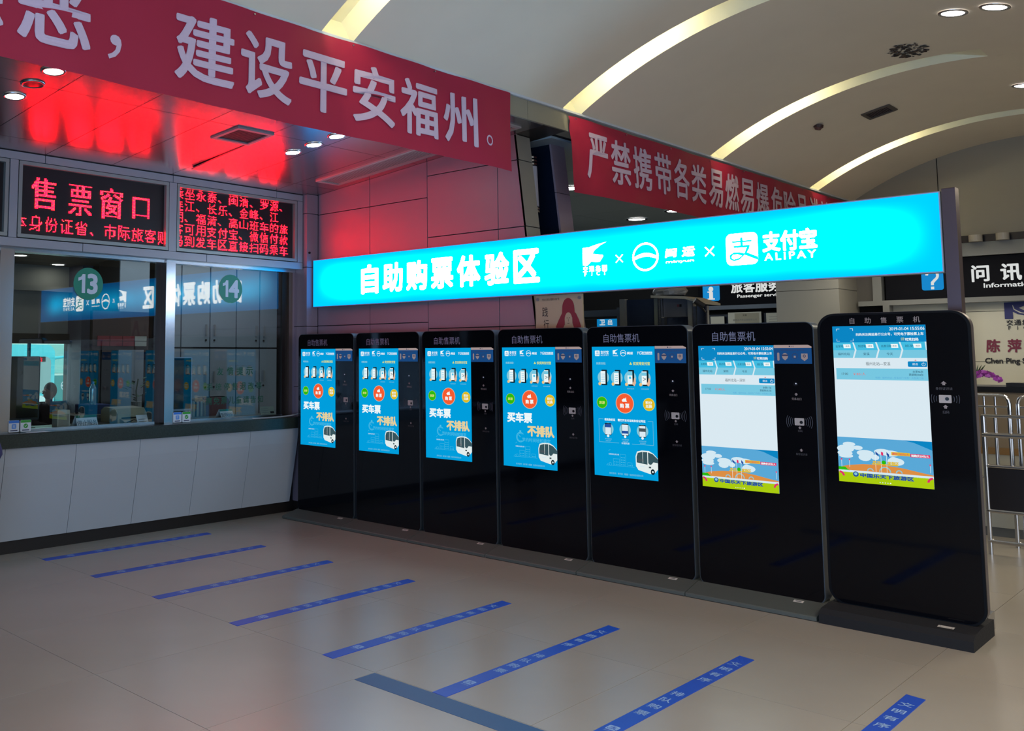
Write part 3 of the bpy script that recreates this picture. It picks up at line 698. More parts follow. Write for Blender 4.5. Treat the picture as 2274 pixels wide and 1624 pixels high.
# second chair back, mauve
t = thing('office_chair', 'mauve office chair back with dark rim behind window 14', 'chair', (6.03, 8.4, 0))
part('backrest', MB().rr(5.80, 6.22, .72, 1.14, .06, 8.42, 8.46, mat('mauve_fabric', '#6a4a4e', 0.9)), t)
part('rim', MB().rr(5.79, 6.23, .71, 1.15, .065, 8.465, 8.48, M_black), t)
part('seat', MB().rr(5.82, 6.2, .46, .52, .02, 8.0, 8.42, mat('mauve_fabric', '#6a4a4e', 0.9)), t)
part('stem', MB().cyl((6.01, 8.2, .03), (6.01, 8.2, .46), .03, M_black), t)
part('foot_base', MB().cyl((6.01, 8.2, 0), (6.01, 8.2, .03), .24, M_black, 20), t)
# orange/rust chair and green plant behind window 13, desk in the middle
t = thing('office_desk', 'dark office desk seen through pane 13', 'desk', (5.2, 10.3, 0))
part('desktop', MB().box(4.75, 5.8, 9.1, 9.6, .93, .97, mat('desk_wood', '#5a4c42', 0.6)), t)
part('front_panel', MB().box(4.78, 5.77, 9.12, 9.14, 0, .93, mat('desk_dark', '#3a3634', 0.6)), t)
part('side_panel', MB().box(4.75, 4.78, 9.12, 9.58, 0, .93, M_grey), t)
t = tag(MB().bbox(4.95, 5.22, 9.2, 9.5, .972, 1.07, .01, mat('blue_box', '#1d2b5c', 0.5)).build('document_tray'), 'blue document tray on the office desk behind pane 13', 'tray')
t = thing('potted_plant', 'leafy green potted plant behind pane 13', 'plant', (5.72, 9.35, .97))
part('pot', MB().cyl((5.62, 9.35, .97), (5.62, 9.35, 1.08), .05, mat('pot_white', '#9aa0a0', 0.5), 14, .065), t)
rnd = random.Random(5)
for k in range(26):
    a = rnd.random()*2*PI; q = .05+.14*rnd.random(); z = 1.1+.26*rnd.random(); c = Vector((5.62+q*math.cos(a), 9.35+q*math.sin(a), z)); d = Vector((math.cos(a), math.sin(a), .4)).normalized(); e = d.cross(Vector((0, 0, 1))).normalized()*.022
    b = MB().add([tuple(c-d*.05), tuple(c+e), tuple(c+d*.06-Vector((0, 0, .01))), tuple(c-e)], [(0, 1, 2, 3)], mat('leaf_green', '#23442c', 0.5))
    part('leaf', b, t)
part('stem', MB().tube([(5.62, 9.35, 1.05), (5.61, 9.35, 1.2), (5.64, 9.36, 1.33)], .008, mat('stem_green', '#2d3a22', .6), 6), t)
t = thing('glass_jar', 'cluster of clear plastic bottles with blue cap on the desk behind pane 13', 'bottle', (4.9, 8.6, .97))
# low shelf unit with bottles
mbt = mat('bottle_clear', '#b8ccd8', 0.1, trans=.7); mb_ = mat('bottle_blue', '#3f86d8', 0.3)
part('bottle_body', MB().cyl((5.05, 9.3, 1.072), (5.05, 9.3, 1.24), .035, mbt, 14).cyl((5.05, 9.3, 1.24), (5.05, 9.3, 1.29), .035, mbt, 14, .012), t)
part('cap', MB().cyl((5.05, 9.3, 1.29), (5.05, 9.3, 1.315), .014, mb_, 12), t)
# cable lying on the counter
o = tag(MB().tube([(5.72, 7.37, .978), (5.9, 7.36, .977), (6.08, 7.37, .979), (6.2, 7.36, .985), (6.30, 7.35, 1.0), (6.375, 7.34, 1.006)], .007, mat('cable_white', '#a5a2a0', .5), 6).build('cable'), 'white cable running along the granite counter edge below window 14', 'cable')
o = tag(MB().prism([(3.43, .972), (3.62, .972), (3.60, .976), (3.45, .975)], 7.36, 7.42, M_white).build('paper_slip'), 'white paper slip lying on the counter below the payment stickers', 'paper')

# ---- people
def skin_body(nodes, edges_, rad, name, m, parent=None, loc=(0, 0, 0)):
    me = D.meshes.new('tmp'); me.from_pydata(nodes, edges_, []); o = D.objects.new('tmp', me); COL.objects.link(o)
    md = o.modifiers.new('s', 'SKIN'); md.use_smooth_shade = True
    for i, r in enumerate(rad):
        me.skin_vertices[0].data[i].radius = (r, r) if not isinstance(r, tuple) else r
    me.skin_vertices[0].data[0].use_root = True
    sd = o.modifiers.new('d', 'SUBSURF'); sd.levels = 2; sd.render_levels = 2
    dg = bpy.context.evaluated_depsgraph_get(); dg.update(); r_ = D.meshes.new_from_object(o.evaluated_get(dg))
    D.objects.remove(o); r_.name = name; r_.materials.clear(); r_.materials.append(m)
    r_.polygons.foreach_set('use_smooth', [True]*len(r_.polygons))
    q = D.objects.new(name, r_); COL.objects.link(q); q.parent = parent; q.location = loc; return q
def hand(parent, p, d, m, name='hand'):
    """palm with five bent fingers at wrist p pointing along d"""
    d = Vector(d).normalized(); s = d.orthogonal().normalized(); n = d.cross(s); p = Vector(p)
    N = [p, p+d*.045, p+d*.085]; Ed = [(0, 1), (1, 2)]; Rd = [.024, .034, .032]
    for k, (o_, L) in enumerate(((-.028, .06), (-.010, .072), (.010, .068), (.028, .052))):
        a = p+d*.085+s*o_; b_ = a+d*L*.55+n*.006; c = b_+d*L*.35+n*.028; i = len(N); N += [a, b_, c]; Ed += [(2, i), (i, i+1), (i+1, i+2)]; Rd += [.010, .0085, .007]
    i = len(N); N += [p+d*.035+s*.036, p+d*.07+s*.06, p+d*.095+s*.062+n*.015]; Ed += [(1, i), (i, i+1), (i+1, i+2)]; Rd += [.012, .010, .008]
    return skin_body([tuple(v) for v in N], Ed, Rd, name, m, parent)
def head(parent, c, face, m, hair):
    c = Vector(c); f = Vector(face).normalized(); s = f.cross(Vector((0, 0, 1))).normalized()
    b = MB(); b.sphere((c.x, c.y, c.z), .1, m, 12, (.82, .92, 1.12)); b.cyl(tuple(c-Vector((0, 0, .19))), tuple(c-Vector((0, 0, .06))), .052, m, 12)
    nose = c+f*.092-Vector((0, 0, .012)); b.cyl(tuple(c+f*.085+Vector((0, 0, .02))), tuple(nose+f*.012-Vector((0, 0, .008))), .007, m, 8, .014)
    for q in (-1, 1):
        e = c+f*.082+s*.032*q+Vector((0, 0, .015)); b.sphere(tuple(e), .010, M_white, 5); b.sphere(tuple(e+f*.006), .006, M_hair, 5)
        b.sphere(tuple(c+s*.083*q), .02, m, 6, (.5, .8, 1.3))
    b.cyl(tuple(c+f*.088-s*.02-Vector((0, 0, .05))), tuple(c+f*.088+s*.02-Vector((0, 0, .05))), .006, mat('lip', '#7a3f3c', .5), 6)
    h = b.build('head', parent, smooth=True)
    MB().sphere(tuple(c-f*.018+Vector((0, 0, .025))), .108, hair, 12, (.86, .93, 1.05)).build('hair', h, smooth=True)
# person standing at the counter, mostly left of the frame
t = thing('person', 'person in a purple grey padded coat, only the coat hem visible at the left edge', 'person', (2.74, 6.9, 0))
N = [(0, 0, .95), (0, 0, 1.12), (0, 0, 1.32), (0, 0, 1.43), (.15, 0, 1.38), (.17, .10, 1.14), (.12, .30, 1.10), (-.15, 0, 1.38), (-.19, .06, 1.12), (-.12, .28, 1.08), (.09, 0, .88), (.10, .01, .5), (.10, .03, .09), (-.09, 0, .88), (-.10, 0, .5), (-.10, .02, .09), (.10, .13, .05), (-.10, .12, .05)]
Ed = [(0, 1), (1, 2), (2, 3), (2, 4), (4, 5), (5, 6), (2, 7), (7, 8), (8, 9), (0, 10), (10, 11), (11, 12), (0, 13), (13, 14), (14, 15), (12, 16), (15, 17)]
skin_body(N, Ed, [.16, .14, .15, .06, .07, .055, .04, .07, .055, .04, .10, .07, .05, .10, .07, .05, .04, .04], 'body', M_coat2, t)
N = [(0, 0, .78), (0, 0, .96), (0, 0, 1.15), (0, 0, 1.32), (.14, 0, 1.36), (.17, .09, 1.15), (.125, .27, 1.11), (-.14, 0, 1.36), (-.18, .05, 1.13), (-.125, .25, 1.09)]
skin_body(N, [(0, 1), (1, 2), (2, 3), (3, 4), (4, 5), (5, 6), (3, 7), (7, 8), (8, 9)], [.335, .255, .19, .14, .09, .075, .055, .09, .075, .055], 'coat', M_coat, t)
head(t, (0, 0, 1.62), (0, 1, 0), M_skin, M_hair)
hand(t, (.12, .31, 1.10), (0, 1, -.1), M_skin); hand(t, (-.12, .29, 1.08), (0, 1, -.1), M_skin)
# clerk seated by the far office window
t = thing('person', 'dark haired clerk seated inside, before the bright office window', 'person', (5.93, 12.15, -.03))
N = [(0, 0, .48), (0, 0, .7), (0, 0, .9), (0, 0, 1.0), (.17, 0, .95), (.22, -.05, .72), (.15, -.26, .70), (-.17, 0, .95), (-.22, -.05, .72), (-.12, -.28, .70), (.10, -.05, .46), (.11, -.42, .48), (.11, -.42, .08), (-.10, -.05, .46), (-.11, -.42, .48), (-.11, -.42, .08), (.11, -.55, .05), (-.11, -.55, .05)]
Ed = [(0, 1), (1, 2), (2, 3), (2, 4), (4, 5), (5, 6), (2, 7), (7, 8), (8, 9), (0, 10), (10, 11), (11, 12), (0, 13), (13, 14), (14, 15), (12, 16), (15, 17)]
skin_body(N, Ed, [.15, .14, .15, .06, .07, .055, .04, .07, .055, .04, .09, .07, .05, .09, .07, .05, .04, .04], 'body', M_coat2, t)
head(t, (0, -.03, 1.15), (-1, -.15, 0), M_skin, M_hair); t.scale = (.94, .94, .98); hand(t, (.145, -.27, .70), (0, -1, 0), M_skin); hand(t, (-.115, -.29, .70), (0, -1, 0), M_skin)
t = thing('office_stool', 'stool under the clerk by the far window', 'stool', (5.93, 12.15, 0))
part('seat', MB().cyl((5.93, 12.15, .24), (5.93, 12.15, .28), .17, M_black, 18), t); part('stem', MB().cyl((5.93, 12.15, 0), (5.93, 12.15, .24), .03, M_steel), t)

# ---- outside the office window
MB().box(-20, 70, 13, 90, -1.4, -1.25, mat('asphalt', '#9a9c98', .9)).build('ground', kind='structure')
t = thing('bus', 'turquoise and white coach parked outside the office window', 'bus', (13.8, 30, -1.25))
mbus = mat('bus_turquoise', '#58c8cf', .4); mglz = mat('bus_windscreen', '#8fa7a4', .2)
part('body', MB().rr(12.45, 14.85, -.95, 1.95, .3, 30, 40, mbus, 8), t)
part('windscreen', MB().rr(12.6, 14.7, .35, 1.55, .2, 29.97, 30.02, mglz, 6), t)
part('lower_front', MB().rr(12.5, 14.8, -.9, .25, .15, 29.95, 30.02, mat('bus_white', '#d5dfdc', .4), 6), t)
part('destination_display', MB().rect(12.9, 14.5, 1.38, 1.55, 29.96, M_black).text('福建福州北站', 13.7, 1.46, .15, 29.95, em('bus_led', (1, .02, .03), 2.5), w=1.35, align='c', bold=.03), t)
part('mirror', MB().tube([(14.8, 29.9, 1.5), (15.1, 29.7, 1.55), (15.25, 29.6, 1.3)], .05, mbus).box(15.15, 15.35, 29.5, 29.6, .9, 1.3, mbus), t)
for x in (12.75, 14.55): part('wheel', MB().cyl((x-.13, 31.5, -.8), (x+.13, 31.5, -.8), .45, M_black, 20), t)
t = thing('bus_shelter', 'teal panelled booth to the right of the coach', 'booth', (16.0, 31, -1.25))
part('panel', MB().prism([(15.2, -.9), (16.7, -.9), (16.2, .9), (15.1, .9)], 30.5, 30.6, mat('booth_teal', '#2f8a86', .5)), t)
part('emblem', MB().ring(15.5, .55, .17, .03, 30.49, M_white).rect(15.36, 15.64, .52, .58, 30.49, M_white), t)
part('post', MB().box(15.1, 15.15, 30.6, 30.7, -1.25, -.9, M_grey).box(16.6, 16.65, 30.6, 30.7, -1.25, -.9, M_grey), t)
t = thing('far_building', 'pale green building beyond the coach outside the window', 'building', (16, 50, -1.25))
part('facade', MB().box(5, 45, 50, 55, -1.25, 9, mat('facade_pale', '#cfe0d4', .8)), t)
for k in range(12): part('window_strip', MB().box(18+2.1*k, 19.4+2.1*k, 49.95, 50.0, .6, 2.2, mat('facade_window', '#8fc0b4', .4)), t)

# ================================================================== BANNERS
def banner(name, label, x0, x1, z0, z1, chars, cw, chh, y, sag=0.0, seed=1, zmid=None):
    t = thing(name, label, 'banner', ((x0+x1)/2, y, z0), group='red cloth banners under the vault edge')
    rnd = random.Random(seed); ph = [rnd.random()*6 for _ in range(6)]
    def warp(x, z):
        u = (x-x0)/(x1-x0); e = math.exp(-(x-x0)/.35) if seed == 2 else math.exp(-(x1-x)/.15)*.5
        v = (z1-z)/(z1-z0)
        dy = .006*math.sin(x*5+ph[0])+.005*math.sin(x*11+z*4+ph[1]) + e*(.008 if seed == 2 else .02)*math.sin(14*math.atan2(v+.1, abs(x-x0)+.15)) - .02*v*math.sin(x*1.7+ph[2])
        dz = -sag*math.sin(PI*min(1, max(0, u)))*(1.0)
        if seed == 2: dz += .05*(u)*(v)
        return dy, dz
    nx = int((x1-x0)/.05); nz = 14; V = []; F = []
    for i in range(nx+1):
        for j in range(nz+1):
            x = x0+(x1-x0)*i/nx; z = z0+(z1-z0)*j/nz
            if seed == 2 and i < 12: x += .065*(1-j/nz)*(1-i/12)
            dy, dz = warp(x, z); V.append((x, y+dy, z+dz))
    for i in range(nx):
        for j in range(nz): k = i*(nz+1)+j; F.append((k, k+nz+1, k+nz+2, k+1))
    b = MB().add(V, F, M_banner); part('cloth', b, t, smooth=True)
    for ch, cx, cz, ww, hh in chars:
        Vg, Fg = glyphs(ch); A = np.array(Vg); lo = A.min(0); hi = A.max(0)
        bm_ = MB()
        bo_ = .020 if seed == 2 else .022
        for k, (dx, dz_) in enumerate(((-bo_, 0), (bo_, 0), (0, bo_*.8), (0, -bo_*.8), (-bo_*.8, bo_*.6), (bo_*.8, -bo_*.6), (bo_*.8, bo_*.6), (-bo_*.8, -bo_*.6))) if ch not in '，。' else enumerate(((0, 0),)):
            P = []
            for a, q in Vg:
                X = cx+((a+dx)-(lo[0]+hi[0])/2)/(hi[0]-lo[0])*ww; Z = cz+((q+dz_)-(lo[1]+hi[1])/2)/(hi[1]-lo[1])*hh
                dy, dz = warp(X, Z); P.append((X, y+dy-.004-.0004*k, Z+dz))
            bm_.add(P, Fg, M_bantext)
        part('character', bm_, t)
    for k in range(int((x1-x0)/.9)+1):
        xx = x0+.08+(x1-x0-.16)*k/int((x1-x0)/.9+1); part('nail', MB().cyl((xx, y-.012, z1-.02), (xx, y+.02, z1-.02), .006, M_steel, 8), t)
ch1 = [(c, 2.13-.463*(3-k), 3.365, .38, .385) for k, c in enumerate('扫黑除恶') if k > 0]
ch1 += [('，', 2.478, 3.245, .085, .14)]
ch1 += [('建', 3.063, 3.364, .40, .39), ('设', 3.526, 3.36, .40, .385), ('平', 4.0, 3.357, .40, .365), ('安', 4.461, 3.363, .385, .385), ('福', 4.912, 3.36, .38, .385), ('州', 5.369, 3.36, .37, .37), ('。', 5.702, 3.252, .08, .085)]
banner('red_banner', 'long red banner with large pale characters above the ticket counter', 0.0, 6.0, 3.05, 3.69, ch1, 0, 0, 4.42, seed=1)
s2 = '严禁携带各类易燃易爆危险品进站上车'
ch2 = [(c, 7.30+.3935*k, 3.355+.001*k, .325, .40) for k, c in enumerate(s2[:16])]
banner('red_banner', 'second red banner further right, partly behind the lit blue sign', 6.875, 13.85, 3.0, 3.665, ch2, 0, 0, 4.43, seed=2)

# ================================================================== BLUE LIGHTBOX SIGN
SY0, SL = 7.305, 5.735
sg = thing('lightbox_sign', 'long glowing cyan lightbox sign with white characters above the kiosks', 'sign', (6.45, SY0, 2.09), FACE)
M_sign = D.materials.new('sign_cyan'); M_sign.use_nodes = True; nt = M_sign.node_tree; nt.nodes.remove(nt.nodes['Principled BSDF'])
e = nt.nodes.new('ShaderNodeEmission'); tc = nt.nodes.new('ShaderNodeTexCoord'); sp = nt.nodes.new('ShaderNodeSeparateXYZ')
nz = nt.nodes.new('ShaderNodeTexNoise'); nz.inputs['Scale'].default_value = 1.6; nz.inputs['Detail'].default_value = 1
rz_ = nt.nodes.new('ShaderNodeMapRange'); rz_.inputs[1].default_value = 0.0; rz_.inputs[2].default_value = 0.25; rz_.interpolation_type = 'SMOOTHSTEP'
ab = nt.nodes.new('ShaderNodeMath'); ab.operation = 'PINGPONG'; ab.inputs[1].default_value = 0.2475
nt.links.new(tc.outputs['Object'], sp.inputs[0]); nt.links.new(sp.outputs['Z'], ab.inputs[0]); nt.links.new(ab.outputs[0], rz_.inputs[0])
nt.links.new(tc.outputs['Object'], nz.inputs['Vector'])
xr = nt.nodes.new('ShaderNodeMapRange'); xr.inputs[1].default_value = 0.0; xr.inputs[2].default_value = 0.5; xr.interpolation_type = 'SMOOTHSTEP'
xp = nt.nodes.new('ShaderNodeMath'); xp.operation = 'PINGPONG'; xp.inputs[1].default_value = 2.8675
nt.links.new(sp.outputs['X'], xp.inputs[0]); nt.links.new(xp.outputs[0], xr.inputs[0])
xm = nt.nodes.new('ShaderNodeMath'); xm.operation = 'MULTIPLY'; nt.links.new(xr.outputs[0], xm.inputs[0]); nt.links.new(rz_.outputs[0], xm.inputs[1])
pq = nt.nodes.new('ShaderNodeMath'); pq.operation = 'POWER'; pq.inputs[1].default_value = 1.15; nt.links.new(xm.outputs[0], pq.inputs[0])
ad = nt.nodes.new('ShaderNodeMath'); ad.operation = 'MULTIPLY'; nt.links.new(pq.outputs[0], ad.inputs[0]); nt.links.new(nz.outputs['Fac'], ad.inputs[1])
cr = nt.nodes.new('ShaderNodeMix'); cr.data_type = 'RGBA'; cr.inputs[6].default_value = (0.0, 0.60, 1.9, 1); cr.inputs[7].default_value = (0.0, 5.6, 10.0, 1)
nt.links.new(ad.outputs[0], cr.inputs[0]); nt.links.new(cr.outputs[2], e.inputs[0]); e.inputs[1].default_value = 1.0
nt.links.new(e.outputs[0], nt.nodes['Material Output'].inputs[0])
M_signw = em('sign_white', (1, 1, 1), 9.5)
M_signl = em('sign_line_tint', (0.0, 0.9, 1.0), 3.0)
h_ = 0.495
MB().box(0, SL, 0.004, 0.075, 0, h_, M_alu).build('housing', sg)
MB().box(0.008, SL-.008, 0.0, 0.004, 0.008, h_-.008, M_sign).build('lit_face', sg)
zt = .245
for k, c in enumerate('自助购票体验区'):
    b = MB(); b.text(c, .842+.309*k, zt+.002, .262 if c != '自' else .27, -.002, M_signw, w=.243 if c != '自' else .215, align='c', bold=.038); b.build('character', sg)
# transport group emblem: block with swoosh + four characters + FJCT
b = MB()
b.poly([(3.24, .215), (3.24, .352), (3.30, .355), (3.372, .372), (3.455, .385), (3.40, .362), (3.345, .325), (3.33, .30), (3.42, .285), (3.425, .275), (3.395, .235), (3.365, .232), (3.315, .24), (3.30, .225), (3.275, .207)], -.002, M_signw)
for k, c in enumerate('交通集团'): b.text(c, 3.262+.057*k, .182, .042, -.002, M_signw, align='c', bold=.03)
for k, c in enumerate('FJCT'): b.text(c, 3.262+.057*k, .143, .03, -.002, M_signw, align='c', bold=.03)
b.build('emblem_block', sg)
def cross_(b, x, z, r, t_, m):
    for s_ in (1, -1):
        d = (r, s_*r); n = (-s_*t_, t_) if s_ == 1 else (t_, t_)
        b.poly([(x-d[0]-n[0]*.5, z-d[1]-n[1]*.5), (x-d[0]+n[0]*.5, z-d[1]+n[1]*.5), (x+d[0]+n[0]*.5, z+d[1]+n[1]*.5), (x+d[0]-n[0]*.5, z+d[1]-n[1]*.5)], -.002-.0002*s_, m)
b = MB(); cross_(b, 3.563, .245, .030, .006, M_signw); b.build('cross_mark', sg)
b = MB(); cross_(b, 4.283, .243, .033, .007, M_signw); b.build('cross_mark', sg)
def wave_emblem(b, x, z, r, y, m):
    b.ring(x, z, r, r*.14, y, m, 32)
    P = []; Q = []
    for i in range(13):
        u = -1+2*i/12; hz = .30*r*math.cos(u*PI*.5)**1.0; P.append((x+u*r*.94, z+hz-.02*r)); Q.append((x+u*r*.94, z-.18*r+hz*.75-.04*r))
    V = [(a, y-.0003, c) for a, c in P]+[(a, y-.0003, c) for a, c in Q]
    b.add(V, [(i, i+1, i+14, i+13) for i in range(12)], m)
b = MB(); wave_emblem(b, 3.782, .242, .108, -.002, M_signw)
b.text('闽', 3.985, .255, .062, -.002, M_signw, align='c', bold=.04, w=.08, shear=.12).text('运', 4.12, .255, .068, -.002, M_signw, align='c', bold=.04, w=.09, shear=.12)
b.text('minyun', 4.055, .187, .022, -.002, M_signw, w=.215, align='c', bold=.02)
b.build('emblem_wave', sg)
def pay_emblem(b, x0, x1, z0, z1, y, mw_, mc, big=True):
    w_ = x1-x0; h = z1-z0; r = w_*.17
    b.rrf(x0, x1, z0, z1, r, y, mw_)
    def p(u, v): return (x0+u*w_, z0+v*h)
    t_ = .05
    b.poly([p(.20, .76), p(.82, .76), p(.82, .71), p(.20, .71)], y-.0008, mc)
    b.poly([p(.46, .86), p(.54, .86), p(.54, .60), p(.46, .60)], y-.0008, mc)
    b.poly([p(.24, .61), p(.76, .61), p(.73, .50), p(.66, .38), p(1.0, .22), p(1.0, .12), p(.58, .31), p(.42, .17), p(.24, .13), p(.11, .20), p(.11, .33), p(.24, .41), p(.42, .40), p(.58, .36), p(.66, .54), p(.24, .55)], y-.0008, mc)
    b.poly([p(.17, .27), p(.22, .34), p(.36, .34), p(.50, .29), p(.38, .21), p(.25, .19), p(.18, .22)], y-.0014, mw_)
b = MB(); pay_emblem(b, 4.404, 4.627, .13, .353, -.002, M_signw, M_signl)
b.text('支付宝', 4.838, .275, .135, -.002, M_signw, w=.35, align='c', bold=.04)
b.text('ALIPAY', 4.838, .172, .048, -.002, M_signw, w=.335, align='c', bold=.02, spacing=1.35)
b.build('emblem_pay', sg)
# steel post carrying the sign
t = thing('sign_post', 'square steel post at the right end of the cyan sign', 'post', (6.5, 1.50, 0))
part('shaft', MB().bbox(6.455, 6.535, 1.49, 1.562, 0.10, 2.60, .004, mat('post_steel', '#5f5054', 0.35, .7)), t)
part('foot_plate', MB().box(6.45, 6.60, 1.45, 1.60, 0, .10, M_steel), t)
t = thing('wall_bracket_bolt', 'small dark bolt above the left end of the cyan sign', 'bolt', (6.41, 7.31, 2.66))
part('bolt_head', MB().cyl((6.41, 7.305, 2.66), (6.41, 7.32, 2.66), .011, M_dark), t)

# ================================================================== KIOSKS
C_blue = em('scr_blue', '#019bd8', .95); C_blue2 = em('scr_blue_deep', '#0b86c4', .9); C_w = em('scr_white', '#e9f3f4', .95); C_pale = em('scr_pale', '#8fd3e6', .8)
C_light = em('scr_lightblue', '#74c3dc', .95); C_sky = em('scr_sky', '#5aa9d8', .9); C_bg = em('scr_bg', '#d3e2ea', .98)
C_grn = em('scr_green', '#2dbb12', .9); C_red = em('scr_red', '#f05a30', .95); C_yel = em('scr_yellow', '#e0bb20', .9); C_lime = em('scr_lime', '#a7c810', .95)
C_gold = em('scr_gold', '#e7d19a', .9); C_ink = em('scr_ink', '#1b3c58', .8); C_dk = em('scr_dark', '#10242c', .8); C_teal = em('scr_teal', '#41b9dd', .95)
C_or = em('scr_orange', '#dd8f45', .9); C_pk = em('scr_pink', '#e0316a', .9); C_yt = em('scr_yellowtext', '#d8e07a', .9); C_gr = em('scr_grey', '#4c5a60', .8); C_rd = em('scr_redtext', '#e06a60', .9)
C_cloud = em('scr_cloud', '#cfe4ee', .95); C_navy = em('scr_navy', '#2350a0', .9); C_coin = em('scr_coin', '#efc784', .9); C_hand = em('scr_hand', '#e3b79a', .9)
C_line = em('scr_line', '#52bfe6', .9); C_bust = em('scr_busglass', '#3c5a62', .8); C_bus = em('scr_buswhite', '#dfe9e8', .95)
SX0, SX1, SZ0, SZ1 = -.358, .152, .710, 1.657
def scr(b, y=-.003):
    L = [y-.0004*k for k in range(8)]
    return L
def phone(b, x, z, L, kind):
    b.disc(x, z-.005, .048, L[1], C_pale, 20, .048)
    b.rect(x-.05, x+.05, z-.075, z-.048, L[2], C_blue)
    b.rrf(x-.014, x+.032, z-.062, z+.052, .004, L[3], C_dk)
    b.rect(x-.021, x+.018, z-.052, z+.042, L[4], C_w)
    if kind == 0:
        for k in range(5): b.rect(x-.017, x+.014, z-.038+.014*k, z-.035+.014*k, L[5], C_light)
    elif kind == 1:
        b.rect(x-.021, x+.018, z+.03, z+.042, L[5], C_light)
        for k in range(4): b.rect(x-.012, x+.010, z-.036+.015*k, z-.032+.015*k, L[5], C_pale)
    elif kind == 2:
        b.rect(x-.021, x+.018, z+.012, z+.042, L[5], C_light); b.rect(x-.01, x+.008, z-.012, z+.004, L[5], C_teal)
    else:
        b.rect(x-.021, x+.018, z+.012, z+.036, L[5], C_light); b.text('>', x, z-.012, .024, L[5], C_gr, align='c')
    if kind > 1: b.poly([(x+.012, z-.05), (x+.034, z-.064), (x+.046, z-.04), (x+.040, z-.006), (x+.032, z-.004), (x+.026, z-.032)], L[6], C_hand)
    b.disc(x-.030, z-.052, .012, L[6], C_coin, 14)
def ticket_icon(b, x, z, s_, y, m):
    b.poly([(x-s_, z), (x-.1*s_, z+.7*s_), (x+.25*s_, z+.45*s_), (x+.6*s_, z+1.0*s_), (x+.75*s_, z-.2*s_), (x+.95*s_, z-.5*s_), (x-.7*s_, z-.55*s_)], y, m)
def logos(b, L):
    pay_emblem(b, -.332, -.292, 1.588, 1.629, L[1], C_w, C_blue)
    b.text('支付宝', -.284, 1.615, .026, L[1], C_w, w=.067, bold=.02).text('ALIPAY', -.284, 1.594, .009, L[1], C_w, w=.067, spacing=1.3)
    b.poly([(-.182, 1.60), (-.182, 1.630), (-.14, 1.636), (-.16, 1.624), (-.166, 1.614), (-.147, 1.611), (-.152, 1.600), (-.168, 1.606)], L[1], C_w)
    b.text('交通集团', -.182, 1.591, .009, L[1], C_w, w=.042)
    wave_emblem(b, -.098, 1.609, .023, L[1], C_w); b.text('闽运', -.066, 1.609, .02, L[1], C_w, w=.046, bold=.03, shear=.1)
    b.text('YG', .010, 1.610, .022, L[1], C_w, w=.038, bold=.01, shear=.2).text('易行信息科技', .052, 1.612, .016, L[1], C_w, w=.082, bold=.03); b.rect(.052, .134, 1.598, 1.601, L[1], C_w)
def bus_pic(b, L, cut):
    x0, z0 = -.022, .755; e_ = SX1
    b.poly([(-.018, .80), (-.020, .87), (-.008, .905), (.03, .915), (.085, .915), (.12, .898), (e_, .865), (e_, .79), (.122, .758), (.09, .754), (.0, .775)], L[1], C_bus)
    b.poly([(-.012, .828), (-.012, .868), (-.002, .896), (.03, .905), (.072, .906), (.072, .818), (.02, .824)], L[2], C_bust)
    b.poly([(.078, .905), (.115, .894), (e_, .862), (e_, .835), (.118, .838), (.104, .822), (.090, .818), (.078, .830)], L[2], C_bust)
    b.rect(-.002, .045, .838, .856, L[3], C_gr); b.rect(.035, .038, .83, .905, L[3], C_bus)
    b.disc(.112, .770, .016, L[3], C_dk, 18, .02); b.disc(.112, .770, .007, L[4], C_bus, 12)
    b.rect(.082, .1, .795, .806, L[3], C_gr); b.rect(.012, .05, .80, .806, L[3], C_cloud)
def city(b, L):
    b.rect(-.26, -.03, .790, .7915, L[1], C_line)
    for x, w_, h in ((-.20, .05, .05), (-.145, .045, .085), (-.085, .035, .03)):
        for q in ((x, x+w_, .79+h, .7915+h), (x, x+.0015, .79, .79+h), (x+w_, x+w_+.0015, .79, .79+h)): b.rect(*q, L[1], C_line)
        for k in range(int(h/.018)):
            for j in range(3): b.rect(x+.008+.013*j, x+.014+.013*j, .798+.017*k, .804+.017*k, L[1], C_line)
    b.ring(-.225, .80, .012, .0015, L[1], C_line, 12); b.ring(-.24, .797, .009, .0015, L[1], C_line, 12)
